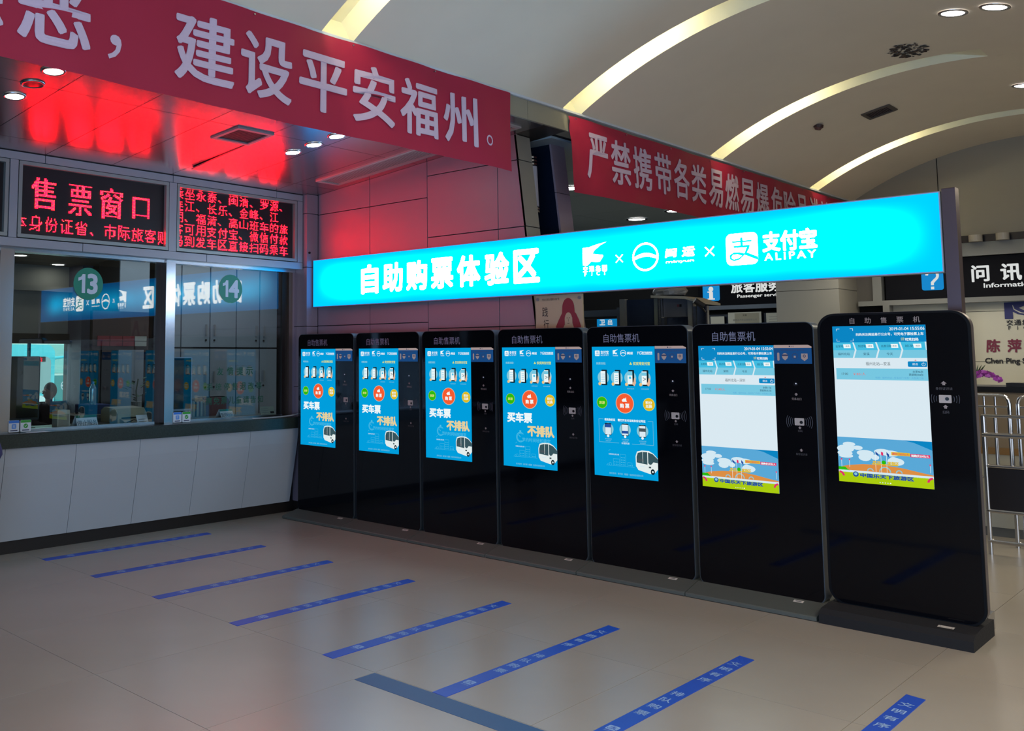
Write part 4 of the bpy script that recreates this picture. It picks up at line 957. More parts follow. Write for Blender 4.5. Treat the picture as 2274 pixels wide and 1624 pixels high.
def screen_promo(kind):
    b = MB(); L = scr(b)
    b.rect(SX0, SX1, SZ0, SZ1, L[0], C_blue)
    logos(b, L)
    b.text('购票流程：', -.322, 1.533, .018, L[1], C_pale, w=.08, bold=.02)
    b.poly([(-.050, 1.525), (-.028, 1.525), (-.039, 1.545)], L[1], C_yt).text('仅支持支付宝', -.020, 1.534, .023, L[1], C_yt, w=.132, bold=.035)
    for k, x in enumerate((-.266, -.155, -.045, .068)): phone(b, x, 1.435, L, k)
    for x, w_, n in ((-.266, .045, 1), (-.155, .035, 1), (-.045, .082, 2), (.068, .09, 2)):
        for k in range(n): b.text('扫码选择车票支付'[:6 if k == 0 else 4], x, 1.366-.014*k, .0095, L[1], C_pale, w=w_*(1-.3*k), align='c')
    b.disc(-.282, 1.245, .043, L[1], C_lime, 28).disc(-.282, 1.245, .040, L[2], C_grn, 28).text('旅游', -.282, 1.245, .022, L[3], C_yt, align='c', w=.047, bold=.03)
    b.disc(-.095, 1.245, .073, L[1], C_hand, 36).disc(-.095, 1.245, .068, L[2], C_red, 36); ticket_icon(b, -.097, 1.268, .022, L[3], C_w)
    b.text('购', -.118, 1.227, .030, L[3], C_w, align='c', bold=.04).text('票', -.075, 1.227, .030, L[3], C_w, align='c', bold=.04)
    b.disc(.096, 1.243, .046, L[1], C_yt, 28).disc(.096, 1.243, .043, L[2], C_yel, 28).text('积分', .096, 1.256, .022, L[3], C_w, align='c', w=.05, bold=.03).text('兑换', .096, 1.230, .022, L[3], C_w, align='c', w=.05, bold=.03)
    if kind == 'A':
        b.text('买车票', -.312, 1.100, .078, L[1], C_w, w=.235, bold=.045)
        b.text('不排队', -.118, 1.000, .082, L[1], C_gold, w=.245, bold=.05)
        b.ring(-.19, .945, .040, .006, L[1], C_line, 24, 40, 320).ring(-.19, .945, .030, .003, L[1], C_line, 20, 60, 300).rect(-.198, -.182, .985, .998, L[1], C_line).poly([(-.190, .945), (-.187, .948), (-.205, .963), (-.208, .960)], L[1], C_line)
        b.text('节约时间轻松搞定', -.172, .928, .032, L[1], C_line, w=.265, bold=.006)
    else:
        x0, x1, z0, z1 = -.313, .124, .955, 1.125
        for q in ((x0, x0+.002, z0, z1), (x1-.002, x1, z0, z1), (x0, x0+.04, z1-.002, z1), (x1-.04, x1, z1-.002, z1), (x0, -.15, z0, z0+.002), (-.045, x1, z0, z0+.002)): b.rect(*q, L[1], C_pale)
        b.text('使用身份证', -.265, 1.122, .018, L[1], C_w, w=.088, bold=.03).text('需打开支付宝刷身份证凭证', -.155, 1.122, .018, L[1], C_w, w=.22, bold=.03)
        for k, (x, z) in enumerate(((-.237, 1.053), (-.098, 1.055), (.040, 1.052))):
            b.disc(x, z, .045, L[1], C_pale, 26); b.rrf(x-.027, x+.027, z-.045, z+.043, .005, L[2], C_dk); b.rect(x-.024, x+.024, z-.04, z+.036, L[3], C_bg)
            b.rect(x-.024, x+.024, *((z+.012, z+.036) if k == 0 else (z-.028, z-.008) if k == 1 else (z-.004, z+.02)), L[4], C_navy if k < 2 else C_gr)
            b.disc(x, z-.05, .010, L[5], C_w, 12)
            b.text('打开支付宝', x, z-.072, .010, L[1], C_pale, w=.055, align='c').text('点击证件', x, z-.086, .010, L[1], C_pale, w=.045, align='c')
        b.text('详细购票', -.098, .956, .014, L[1], C_w, w=.065, align='c')
    bus_pic(b, L, 0); city(b, L)
    b.text('无需排队更方便', -.238, .872, .011, L[1], C_w, w=.085).poly([(-.24, .895), (-.236, .895), (-.222, .905), (-.226, .905)], L[1], C_line)
    b.text('技术支持：易行通（福建）信息科技有限公司', -.100, .735, .014, L[1], C_pale, w=.27, align='c')
    return b
def screen_list(dest, price, time_, cl, left, bus):
    b = MB(); L = scr(b); H = lambda v: SZ1-(SZ1-SZ0)*v
    b.rect(SX0, SX1, SZ0, SZ1, L[0], C_bg)
    b.rect(SX0, SX1, H(.105), SZ1, L[1], C_blue2)
    for q in ((-.335, -.317, 1.640, 1.642), (-.335, -.333, 1.628, 1.642), (-.258, -.240, 1.640, 1.642), (-.242, -.240, 1.628, 1.642), (-.335, -.317, 1.565, 1.567), (-.335, -.333, 1.565, 1.58), (-.258, -.240, 1.565, 1.567), (-.242, -.240, 1.565, 1.58)): b.rect(*q, L[2], C_w)
    b.text('2019-01-04 '+cl, .146, 1.636, .018, L[2], C_w, w=.185, align='r', bold=.012)
    b.text('扫码关注闽运易行公众号，可凭电子票检票上车', .140, 1.605, .018, L[2], C_w, w=.365, align='r', bold=.02)
    b.text('仅限', .02, 1.575, .018, L[2], C_yt, w=.018).text('可凭扫码', .042, 1.572, .018, L[2], C_w, w=.07, bold=.03)
    b.rect(SX0, SX1, H(.155), H(.105), L[1], C_teal); b.rect(SX0, SX1, H(.205), H(.155), L[1], C_light)
    for k, (a, v) in enumerate((('出发地', '福州北站'), ('到达地', dest), ('出发日期', '今天'), ('班次', ''))):
        x = SX0+.1275*k
        b.text(a, x+.016, H(.130), .016, L[2], C_ink, w=.042 if len(a) < 4 else .056)
        b.poly([(x+.062, H(.142)), (x+.102, H(.142)), (x+.100, H(.117)), (x+.058, H(.117))] if k != 2 else [(x+.07, H(.142)), (x+.108, H(.142)), (x+.105, H(.117)), (x+.067, H(.117))], L[2], C_w).text('修改', x+.083 if k != 2 else x+.088, H(.130), .011, L[3], C_ink, w=.022, align='c')
        if v: b.text(v, x+.06, H(.180), .017, L[2], C_ink, w=.017*len(v), align='c')
        xe = x+.1275
        if k < 4: b.poly([(xe-.016, H(.105)), (xe-.008, H(.105)), (xe+.006, H(.155)), (xe-.008, H(.205)), (xe-.017, H(.205)), (xe-.003, H(.155))], L[4], C_bg) if k < 3 else b.poly([(xe-.008, H(.105)), (xe, H(.105)), (xe, H(.155)), (xe-.004, H(.155))], L[4], C_bg)
    b.text('福州北站—'+dest, -.110, H(.242), .022, L[2], C_gr, w=.135, align='c')
    b.rrf(.05, .150, H(.260), H(.226), .006, L[2], C_blue2).text('退出', .088, H(.243), .014, L[3], C_w, w=.03, align='c').ring(.132, H(.244), .010, .002, L[3], C_w, 16, 120, 420).rect(.131, .133, H(.244), H(.232), L[3], C_w)
    b.poly([(.085, H(.222)), (.097, H(.222)), (.091, H(.215))], L[2], C_rd)
    b.rect(SX0+.012, SX1, H(.345), H(.272), L[1], C_light)
    b.text(time_, -.315, H(.308), .014, L[2], C_gr, w=.036).text(price, -.250, H(.308), .020, L[2], C_rd, w=.070)
    b.text('余票'+left, .128, H(.290), .014, L[2], C_ink, w=.055, align='r').text(bus, .128, H(.309), .014, L[2], C_ink, w=.075, align='r')
    b.text('线路：福州北站—'+dest+'北门 车型：大型高二级', .128, H(.330), .012, L[2], C_sky, w=.255, align='r')
    # advertisement at the foot of the screen
    z0 = H(.715); b.rect(SX0, SX1, SZ0, z0, L[1], C_sky)
    rnd = random.Random(11)
    for k in range(16): b.disc(-.34+.30*rnd.random(), z0-.04-.09*rnd.random(), .02+.03*rnd.random(), L[2], C_cloud, 14, .012+.015*rnd.random())
    b.poly([(.0, z0), (SX1, z0), (SX1, z0-.05), (.06, z0-.012)], L[2], C_blue2)
    P = [(SX0, .778), (SX0, .796), (-.30, .812), (-.22, .823), (-.10, .826), (.0, .815), (.08, .800), (SX1, .788), (SX1, .778)]
    b.poly(P, L[3], C_or); b.rect(SX0, SX1, .768, .782, L[4], C_cloud); b.rect(SX0, SX1, SZ0, .770, L[4], C_lime)
    b.poly([(SX0, .778), (SX0, .80), (-.32, .80), (-.31, .79), (-.29, .778)], L[4], C_grn)
    for x in (-.15, -.12, -.09): b.rect(x, x+.002, .782, .90, L[5], C_w)
    b.poly([(-.148, .905), (-.132, .89), (-.132, .875), (-.148, .89)], L[5], C_navy).poly([(-.118, .905), (-.106, .90), (-.106, .88), (-.118, .887)], L[5], C_pk).poly([(-.088, .905), (-.074, .89), (-.074, .872), (-.088, .888)], L[5], C_navy)
    for x, r in ((-.18, .018), (-.10, .032), (-.025, .018)): b.ring(x, .785, r, .006, L[5], C_pale, 16, 0, 180)
    b.rect(-.17, -.03, .826, .832, L[5], C_yel).text('欢乐', -.165, .840, .018, L[5], C_yel, w=.045, bold=.04).disc(-.105, .842, .012, L[5], C_grn, 14).text('度假区', -.085, .840, .018, L[5], C_yel, w=.06, bold=.04)
    b.disc(-.262, .760, .016, L[5], C_navy, 18).disc(-.262, .762, .009, L[6], C_pale, 14).text('中国乐天下旅游区', -.236, .757, .024, L[5], C_navy, w=.285, bold=.05)
    for x in (SX0+.004, SX1-.004):
        s_ = 1 if x < 0 else -1; b.ring(x, .745, .030, .012, L[6], C_pk, 14, 90-90*(s_ > 0), 180-90*(s_ > 0))
    b.rrf(-.062, .036, .888, .907, .002, L[5], C_yel).text('原价100元/人', -.013, .8975, .014, L[6], C_rd, w=.088, align='c', bold=.04)
    b.rrf(.038, .140, .884, .903, .002, L[5], C_pk).text('抢购价29元/人', .089, .8935, .014, L[6], C_w, w=.092, align='c', bold=.04)
    for x in (-.34, -.295, .137): b.rect(x, x+.002, .80, .845, L[5], C_w).rect(x-.003, x+.005, .84, .85, L[5], C_pk)
    for k in range(5): b.disc(-.13+.014*k, .722, .004 if k == 4 else .003, L[5], C_w if k == 4 else C_cloud, 10)
    return b
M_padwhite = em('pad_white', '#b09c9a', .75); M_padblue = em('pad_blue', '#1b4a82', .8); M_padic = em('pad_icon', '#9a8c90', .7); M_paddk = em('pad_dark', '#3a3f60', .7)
def up_arrow(b, x, z, s_, y, m): b.poly([(x, z+s_), (x+s_*1.15, z-.05*s_), (x+.55*s_, z-.05*s_), (x+.55*s_, z-.8*s_), (x-.55*s_, z-.8*s_), (x-.55*s_, z-.05*s_), (x-s_*1.15, z-.05*s_)], y, m)
def waves(b, x, z, y, m):
    for s_ in (1, -1):
        for k in range(4):
            r = .045+.012*k; b.ring(x, z, r, .0025, y, m, 10, -28 if s_ > 0 else 152, 28 if s_ > 0 else 208)
def kiosk(label, y, screen, name='ticket_kiosk'):
    t = thing(name, label, 'kiosk', (6.19, y, 0), FACE, group='row of black ticket kiosks')
    MB().rr(-.403, .403, .055, 1.806, .055, .003, .115, M_kside, 8).build('body', t)
    g = MB().rr(-.398, .398, .062, 1.801, .051, 0, .006, M_kglass, 8).build('front_glass', t)
    b = MB(); b.text('自助售票机', -.258, 1.719, .066, -.001, M_ktext, w=.292, bold=0); b.build('header_lettering', t)
    s_ = screen.build('screen', t)
    # small information panel
    b = MB(); b.prism([(.153, 1.640), (.387, 1.640), (.387, 1.648), (.365, 1.659), (.153, 1.659)], -.002, 0, M_padwhite); b.rect(.153, .387, 1.539, 1.640, -.002, M_padblue)
    b.rrf(.248, .256, 1.645, 1.654, .002, -.0025, M_paddk).text('支付宝', .260, 1.649, .009, -.0025, M_paddk, w=.02)
    b.text('欢迎使用支付宝凭证', .27, 1.626, .012, -.0025, M_paddk, w=.145, align='c')
    b.rrf(.173, .187, 1.558, 1.610, .006, -.0025, M_padic); b.disc(.222, 1.588, .019, -.0025, M_padic).rect(.203, .241, 1.588, 1.598, -.003, M_paddk).poly([(.205, 1.575), (.239, 1.575), (.222, 1.560)], -.0028, M_padic)
    b.ring(.283, 1.588, .018, .003, -.0025, M_paddk).rect(.277, .289, 1.578, 1.590, -.003, M_padic)
    b.poly([(.322, 1.604), (.362, 1.604), (.362, 1.572), (.342, 1.556), (.322, 1.572)], -.0025, M_padic).ring(.342, 1.588, .009, .004, -.003, M_paddk)
    b.build('guide_panel', t)
    b = MB().cyl((.279, -.004, 1.410), (.279, .002, 1.410), .013, mat('lens_dark', '#15161c', .05), 20); b.sphere((.284, -.006, 1.413), .005, mat('lens_glint', '#dfe2ea', .1), 6); b.build('camera_lens', t)
    b = MB(); up_arrow(b, .281, 1.345, .010, -.001, M_ktext2); b.text('凭条出口', .282, 1.316, .017, -.001, M_ktext2, w=.06, align='c'); b.build('slot_lettering', t)
    b = MB().bbox(.265, .323, -.003, .001, 1.150, 1.196, .003, mat('scanner_silver', '#a79d97', .4)); b.cyl((.306, -.004, 1.170), (.306, -.001, 1.170), .010, M_black, 16)
    sc_ = b.build('code_scanner', t)
    b = MB(); waves(b, .294, 1.173, -.001, mat('wave_print', '#4f5058', .5)); up_arrow(b, .295, 1.135, .009, -.001, M_ktext2); b.text('扫码', .296, 1.115, .015, -.001, mat('dim_print', '#4a4648', .5), w=.028, align='c'); b.build('scan_lettering', t)
    b = MB(); up_arrow(b, .298, .995, .010, -.001, M_ktext2); b.text('身份证识读', .299, .970, .015, -.001, mat('dim_print', '#4a4648', .5), w=.07, align='c'); b.build('reader_lettering', t)
    MB().prism_x([(-.19, 0.004), (-.19, .022), (-.183, .028), (.0, .072), (.25, .072), (.25, 0.004)], -.415, .415, M_kbase).build('base', t)
    MB().prism_x([(-.187, 0), (-.187, .004), (.25, .004), (.25, 0)], -.41, .41, M_black).build('rubber_strip', t)
    b = MB(); x0, x1 = .225, .285
    def bp(x, y_): return (x, y_, .028+(y_+.183)*.2404+.0012)
    b.add([bp(x0, -.05), bp(x1, -.05), bp(x1, -.022), bp(x0, -.022)], [(0, 1, 2, 3)], M_sticker)
    b.add([tuple(Vector(bp(x0+.012, -.041))+Vector((0, 0, .0006))), tuple(Vector(bp(x1-.012, -.041))+Vector((0, 0, .0006))), tuple(Vector(bp(x1-.012, -.031))+Vector((0, 0, .0006))), tuple(Vector(bp(x0+.012, -.031))+Vector((0, 0, .0006)))], [(0, 1, 2, 3)], M_grey)
    b.build('asset_sticker', t)
    return t
YK = [2.646+.836*k for k in range(6)]       # k6 ... k1
protoA = kiosk('fourth black ticket kiosk from the ticket counter, under the poster side', YK[2], screen_promo('A'))
names = ['third black ticket kiosk from the ticket counter, blue buy ticket screen', 'second black ticket kiosk from the ticket counter, blue buy ticket screen', 'first black ticket kiosk, standing against the ticket counter corner']
for k, lb in enumerate(names):
    c = copy_tree(protoA); c.location = (6.19, YK[3+k], 0); c['label'] = lb
kiosk('fifth black ticket kiosk, blue screen with three phone pictures in a box', YK[1], screen_promo('B'))
kiosk('sixth black ticket kiosk, white ticket list screen with grey sloping base', YK[0], screen_list('深圳', '￥240/人', '17:30', '15:55:04', '11张', '票额剩余2张'))

# seventh kiosk: taller, rounder, on a black felt base
t = thing('ticket_kiosk', 'seventh ticket kiosk, tallest and nearest, on a black base at the right end', 'kiosk', (6.19, 1.805, 0), FACE, group='row of black ticket kiosks')
MB().rr(-.408, .408, .085, 1.852, .10, .010, .085, mat('kiosk7_side', '#6c6466', .4, .6), 12).build('body', t)
MB().rr(-.415, .412, .088, 1.850, .098, 0, .014, mat('kiosk7_rim', '#08090c', .6, spec=.15), 12).build('front_rim', t)
MB().rr(-.398, .398, .098, 1.838, .088, -.003, .001, M_kglass, 12).build('front_glass', t)
b = MB()
for k, c in enumerate('自助售票机'): MB().text(c, -.208+.088*k, 1.803, .036, -.004, M_ktext2, align='c', bold=.008).build('character', t)
sc7 = screen_list('安溪', '￥85/人', '17:00', '15:55:06', '46张', '票额剩余8张').build('screen', t, loc=(.036, -.001, .117))
sc7.scale = (1.005, 1, .998)
b = MB(); up_arrow(b, .265, 1.432, .013, -.004, M_ktext2); b.text('身份证识读', .265, 1.402, .017, -.004, mat('dim_print', '#4a4648', .5), w=.085, align='c'); b.build('reader_lettering', t)
b = MB().bbox(.238, .300, -.008, -.003, 1.320, 1.366, .003, mat('scanner_silver', '#a79d97', .4)); b.cyl((.279, -.0095, 1.344), (.279, -.007, 1.344), .010, M_black, 18); b.build('code_scanner', t)
b = MB()
for s_ in (1, -1):
    for k in range(3): b.ring(.269, 1.343, .046+.013*k, .002, -.004, mat('wave_print', '#4f5058', .5), 10, -20 if s_ > 0 else 160, 20 if s_ > 0 else 200)
up_arrow(b, .268, 1.298, .012, -.004, M_ktext2); b.text('扫码', .268, 1.268, .018, -.004, mat('dim_print', '#4a4648', .5), w=.034, align='c'); b.build('scan_lettering', t)
MB().prism_x([(-.20, 0), (-.20, .055), (-.16, .082), (-.03, .092), (.22, .092), (.25, .09), (.25, 0)], -.408, .385, M_kbase2).build('base', t)
b = MB(); b.add([(.195, -.125, .0863), (.275, -.125, .0863), (.275, -.09, .0890), (.195, -.09, .0890)], [(0, 1, 2, 3)], M_sticker)
b.add([(.205, -.118, .0872), (.265, -.118, .0872), (.265, -.098, .0889), (.205, -.098, .0889)], [(0, 1, 2, 3)], M_grey).add([(.208, -.116, .0877), (.262, -.116, .0877), (.262, -.1, .0893), (.208, -.1, .0893)], [(0, 1, 2, 3)], M_sticker)
b.build('asset_sticker', t)

# ================================================================== FLOOR TAPES
yt = [7.10, 6.32, 5.49, 4.635, 3.80, 3.02, 2.235, 1.44]
which = ['nearest the ticket counter', 'second from the ticket counter', 'third from the ticket counter', 'fourth from the ticket counter', 'fifth from the ticket counter', 'meeting the dark wide band', 'second from the right, before the sixth kiosk', 'cut off at the lower right corner']
def tape_proto():
    t = thing('queue_tape', 'x', 'tape', (3.465, 0, 0), group='blue queue tapes on the floor')
    # drawn lying flat: viewer's right is world -Y, up is world +X
    b = MB(); V = [(0, -.044, .0025), (1.565, -.042, .0025), (1.573, .010, .0025), (1.58, .043, .0025), (0.004, .043, .0025)]
    V += [(a, q, 0.0002) for a, q, z in V]
    b.add(V, [(0, 1, 2, 3, 4), (0, 5, 6, 1), (1, 6, 7, 2), (2, 7, 8, 3), (3, 8, 9, 4), (4, 9, 5, 0)], M_tape); b.build('strip', t)
    for c, x in zip('文明有序排队购票', (4.893, 4.780, 4.667, 4.553, 4.276, 4.165, 4.055, 3.942)):
        V, F = glyphs(c); A = np.array(V); lo = A.min(0); hi = A.max(0)
        for k, d in enumerate(((-.016, 0), (.016, 0), (0, .014), (0, -.014))):
            if k == 0: b = MB()
            b.add([(x-3.465+((q+d[1])-(lo[1]+hi[1])/2)*.062, -((a+d[0])-(lo[0]+hi[0])/2)*.062, .0030+.0001*k) for a, q in V], F, M_tapetext)
        b.build('character', t)
    b = MB()
    tmp = MB(); pay_emblem(tmp, -.026, .026, .0, .052, 0, M_tapetext, M_tape); tmp.text('支付宝', 0, -.012, .014, 0, M_tapetext, w=.046, align='c')
    b.mi(M_tapetext); b.mi(M_tape)
    for f, mi_ in zip(tmp.f, tmp.m):
        b.add([(tmp.v[i][2]+.205, -tmp.v[i][0], .0031-tmp.v[i][1]*.5) for i in f], [tuple(range(len(f)))], tmp.mats[mi_])
    b.build('emblem', t)
    return t
tp = tape_proto(); tp.location = (3.465, yt[0], 0)
for k in range(8):
    c = tp if k == 0 else copy_tree(tp)
    c.location = (3.465, yt[k], 0); c['label'] = 'blue floor tape with pale characters, '+which[k]
o = MB().add([(3.325, -1.0, .0012), (3.465, -1.0, .0012), (3.465, 3.445, .0012), (3.325, 3.447, .0012), (3.325, -1.0, .0), (3.465, -1.0, .0), (3.465, 3.445, .0), (3.325, 3.447, .0)], [(0, 1, 2, 3), (0, 4, 5, 1), (1, 5, 6, 2), (2, 6, 7, 3), (3, 7, 4, 0)], M_tape2).build('floor_band')
tag(o, 'wide dark blue floor band crossing the tape ends', 'tape')

# ================================================================== BEYOND THE KIOSKS
# poster board on a stand
t = thing('poster_board', 'beige poster board with red hatted figure, above the fourth kiosk', 'poster', (6.50, 4.335, 0), FACE)
# local x = 5.0 - Y ; drawn at world X 7.45
mpo = mat('poster_beige', '#a8957a', .7, noise=.05, scale=6); mpr = mat('poster_red', '#7a2430', .7); mpi = mat('poster_ink', '#2a1c1c', .7)
MB().box(-.225, .225, 0.0, .016, 1.05, 2.086, mpo).build('board', t)
b = MB(); y_ = -.002
def ell(cx, cz, rx, rz, a0, a1, n=14): return [(cx+rx*math.cos(math.radians(a0+(a1-a0)*i/n)), cz+rz*math.sin(math.radians(a0+(a1-a0)*i/n))) for i in range(n+1)]
b.poly(ell(.10, 2.0, .062, .09, 0, 180)+[(.035, 1.96), (.06, 1.92), (.14, 1.92), (.165, 1.96)], y_, mpr)
b.poly([(.04, 1.965), (.065, 1.95), (.062, 1.86), (.045, 1.83), (.0, 1.80), (-.03, 1.84), (.0, 1.90), (.03, 1.95)], y_-.0003, mpr)
b.poly([(.165, 1.965), (.138, 1.95), (.14, 1.87), (.155, 1.83), (.20, 1.80), (.225, 1.84), (.205, 1.90), (.18, 1.95)], y_-.0003, mpr)
b.poly(ell(.10, 1.90, .038, .065, 0, 360, 20), y_-.0006, mpo)
b.rect(.082, .094, 1.915, 1.919, y_-.001, mpi).rect(.106, .118, 1.915, 1.919, y_-.001, mpi).rect(.098, .101, 1.885, 1.91, y_-.001, mpi).rect(.09, .11, 1.868, 1.872, y_-.001, mpi)
b.poly([(.09, 1.83), (.12, 1.83), (.15, 1.80), (.18, 1.76), (.10, 1.74), (.05, 1.77)], y_-.0002, mpr)
b.text('践', -.14, 1.975, .085, y_, mpi, w=.06, align='c').text('行', -.13, 1.865, .085, y_, mpi, w=.055, align='c').text('者', -.03, 1.775, .06, y_, mpi, w=.04, align='c').text('雷锋', -.12, 1.765, .05, y_, mpr, w=.04, align='c')
b.text('社会主义核心价值观 公益广告', -.17, 2.085, .022, y_, mpi, w=.18)
b.v = [(a*.93, y__, 1.6+(z-1.6)*.93) for a, y__, z in b.v]
b.build('print', t)
b = MB()
for x, z in ((-.2, 2.055), (.2, 2.055)): b.cyl((x, -.008, z), (x, 0, z), .013, M_grey, 12)
b.build('pin', t)
MB().box(.02, .05, .017, .03, 0.0, 2.0, M_black).box(.19, .22, .017, .03, 0, 2.0, M_black).box(.05, .19, .017, .03, .5, .54, M_black).build('stand', t)

# wall lamp on the leaning end wall
t = thing('wall_lamp', 'white cylindrical wall lamp with ribbed ends beside the leaning wall', 'lamp', (6.86, 4.80, 2.9))
part('shade', MB().cyl((6.83, 4.80, 2.90), (6.83, 4.815, 3.26), .055, mat('lamp_shade', '#a09ea8', .4), 18), t, smooth=False)
for z, dy in ((3.28, .017), (3.31, .018), (3.34, .019), (2.88, 0), (2.855, -.001)): part('rib', MB().cyl((6.83, 4.80+dy, z-.008), (6.83, 4.80+dy, z+.008), .06, M_steel, 18), t)
part('mount', MB().box(6.735, 6.80, 4.79, 4.82, 3.0, 3.15, M_grey), t)

# security gate / scanner frames in the passage
M_gate = mat('gate_grey', '#6f706c', .5); M_gaten = mat('gate_navy', '#1c2638', .4)
def bars(name, label, cat, x, segs, group=None):
    t = thing(name, label, cat, (x, segs[0][1][0], 0), group=group)
    for nm, q, m in segs: part(nm, MB().box(x if len(q) == 4 else q[4], (x+.08) if len(q) == 4 else q[5], q[0], q[1], q[2], q[3], m), t)
    return t
bars('glass_door_frame', 'grey door frame with blue sign behind it, beyond the fifth kiosk', 'frame', 9.0, [
    ('head_rail', (5.27, 6.6, 2.01, 2.08), M_passw), ('post', (5.21, 5.27, 0, 2.10), M_passw), ('post', (6.6, 6.66, 0, 2.08), M_passw), ('inner_rail', (5.27, 6.6, 1.985, 2.01), M_dark)])
t = thing('blue_direction_sign', 'small blue lit sign seen through the far door frame', 'sign', (9.5, 5.68, 1.90), FACE)
MB().rr(-.14, .10, 0, .13, .02, 0, .03, em('dir_blue', '#0e86c8', .7)).build('plate', t)
b = MB().text('卫', -.07, .065, .06, -.002, em('dir_white', '#cfd8dc', .8), align='c', bold=.04).text('出', .03, .065, .06, -.002, em('dir_white', '#cfd8dc', .8), align='c', bold=.04); b.build('lettering', t)
MB().box(-.02, .0, .03, .05, -1.90, 0, M_grey).build('post', t)
# luggage scanner: box with posts
t = thing('luggage_scanner', 'grey luggage scanner frame with tunnel behind the fifth and sixth kiosk', 'scanner', (8.6, 4.5, 0))
def yx(px_, X=8.6): return px_
for nm, a, c, z0, z1, x0, x1, m in (('side_panel', 4.61, 4.92, 0, 2.15, 8.6, 8.62, M_gaten), ('post', 4.925, 4.985, 0, 2.16, 8.57, 8.63, M_gate), ('post', 4.565, 4.605, 0, 2.15, 8.57, 8.63, mat('gate_olive', '#5c6058', .6)),
        ('steel_edge', 4.548, 4.56, 0, 2.15, 8.56, 8.62, M_steel), ('steel_edge', 4.525, 4.535, 0, 2.15, 8.56, 8.62, M_steel), ('hood', 4.26, 4.52, 1.965, 2.15, 8.6, 8.66, mat('hood_grey', '#4a4c52', .5)), ('tunnel', 4.26, 4.52, 0, 1.96, 8.66, 8.7, M_gaten),
        ('post', 4.21, 4.255, 0, 2.12, 8.57, 8.63, M_gate), ('steel_edge', 4.192, 4.204, 0, 2.12, 8.56, 8.62, M_steel), ('end_panel', 4.09, 4.185, 0, 2.06, 8.62, 8.66, M_gaten), ('steel_edge', 4.065, 4.08, 0, 2.06, 8.58, 8.62, M_steel)):
    part(nm, MB().box(x0, x1, a, c, z0, z1, m), t)
part('top_plate', MB().prism_x([(4.08, 2.075), (4.08, 2.095), (4.25, 2.155), (4.60, 2.18), (4.60, 2.155), (4.25, 2.13)], 8.5, 8.9, mat('top_beige', '#8d8674', .6)), t)
part('indicator_light', MB().box(8.595, 8.6, 4.355, 4.375, 2.06, 2.085, mat('ind_red', '#5a2c34', .5)).box(8.595, 8.6, 4.33, 4.35, 2.06, 2.085, M_black), t)
# plastic bag lying on the scanner
rnd = random.Random(9); b = MB(); n = 9
V = [(8.75+.15*math.cos(2*PI*i/18)*(1-.35*abs(j/6-.3))*(1+.25*(rnd.random()-.5)), 4.52+.17*math.sin(2*PI*i/18)*(1-.4*abs(j/6-.3))*(1+.25*(rnd.random()-.5)), 2.185+.12*j/6) for j in range(7) for i in range(18)]
b.add(V, [(j*18+i, j*18+(i+1) % 18, (j+1)*18+(i+1) % 18, (j+1)*18+i) for j in range(6) for i in range(18)]+[tuple(range(108, 126))], mat('bag_grey', '#6e6c66', .5, noise=.5, scale=14))
o = b.build('plastic_bag'); tag(o, 'crumpled grey plastic bag on top of the scanner, under the cyan sign', 'bag')

# passenger service counter at the back
t = thing('service_sign', 'black sign board reading passenger service with blue information plate', 'sign', (14.0, 6.0, 0), FACE)
YS = lambda Y: 6.0-Y
sX = 13.98
def scaleY(Y, X0=14.6): return Y*sX/X0
k_ = sX/14.6; ZZ = lambda z: 1.6+(z-1.6)*k_
M_sb = mat('signboard_black', '#07080f', .7, spec=.12)
t.location = (13.80, 6.0, 0); k_ = 13.80/14.6; ZZ = lambda z: 1.6+(z-1.6)*k_; U = lambda Y: 6.0-Y*k_
MB().box(U(7.06), U(5.6), 0, .06, ZZ(2.38), ZZ(2.90), M_sb).build('board', t)
MB().rr(U(6.976), U(6.70), ZZ(2.455), ZZ(2.80), .03, -.01, 0, em('plate_blue', '#1b8fd6', .8)).build('plate', t)
b = MB(); mwh = em('sign_letter_white', '#dfe2e0', .85)
cx = U(6.838); b.disc(cx, ZZ(2.645), .038, -.012, mwh).rect(cx-.03, cx+.03, ZZ(2.49), ZZ(2.60), -.012, mwh).rect(cx-.055, cx+.02, ZZ(2.59), ZZ(2.61), -.0125, mwh).rect(cx-.055, cx+.058, ZZ(2.475), ZZ(2.495), -.0125, mwh)
for k, c in enumerate('旅客服务'): MB().text(c, U(6.42-.195*k), ZZ(2.655), .165, -.002, mwh, align='c', bold=.03).build('character', t)
b.text('Passenger service', U(6.415), ZZ(2.505), .058, -.002, mwh, w=.70*k_, bold=.02)
b.build('lettering', t)
MB().box(U(7.06), U(5.6), 0.0, .06, ZZ(2.31), ZZ(2.375), M_passw).build('lower_rail', t)
MB().box(U(7.06), U(7.0), 0.0, .06, 0, ZZ(2.31), M_passw).build('post', t)
t = thing('notice_sheet', 'x', 'notice', (13.84, 5, 0), FACE)
D.objects.remove(t)
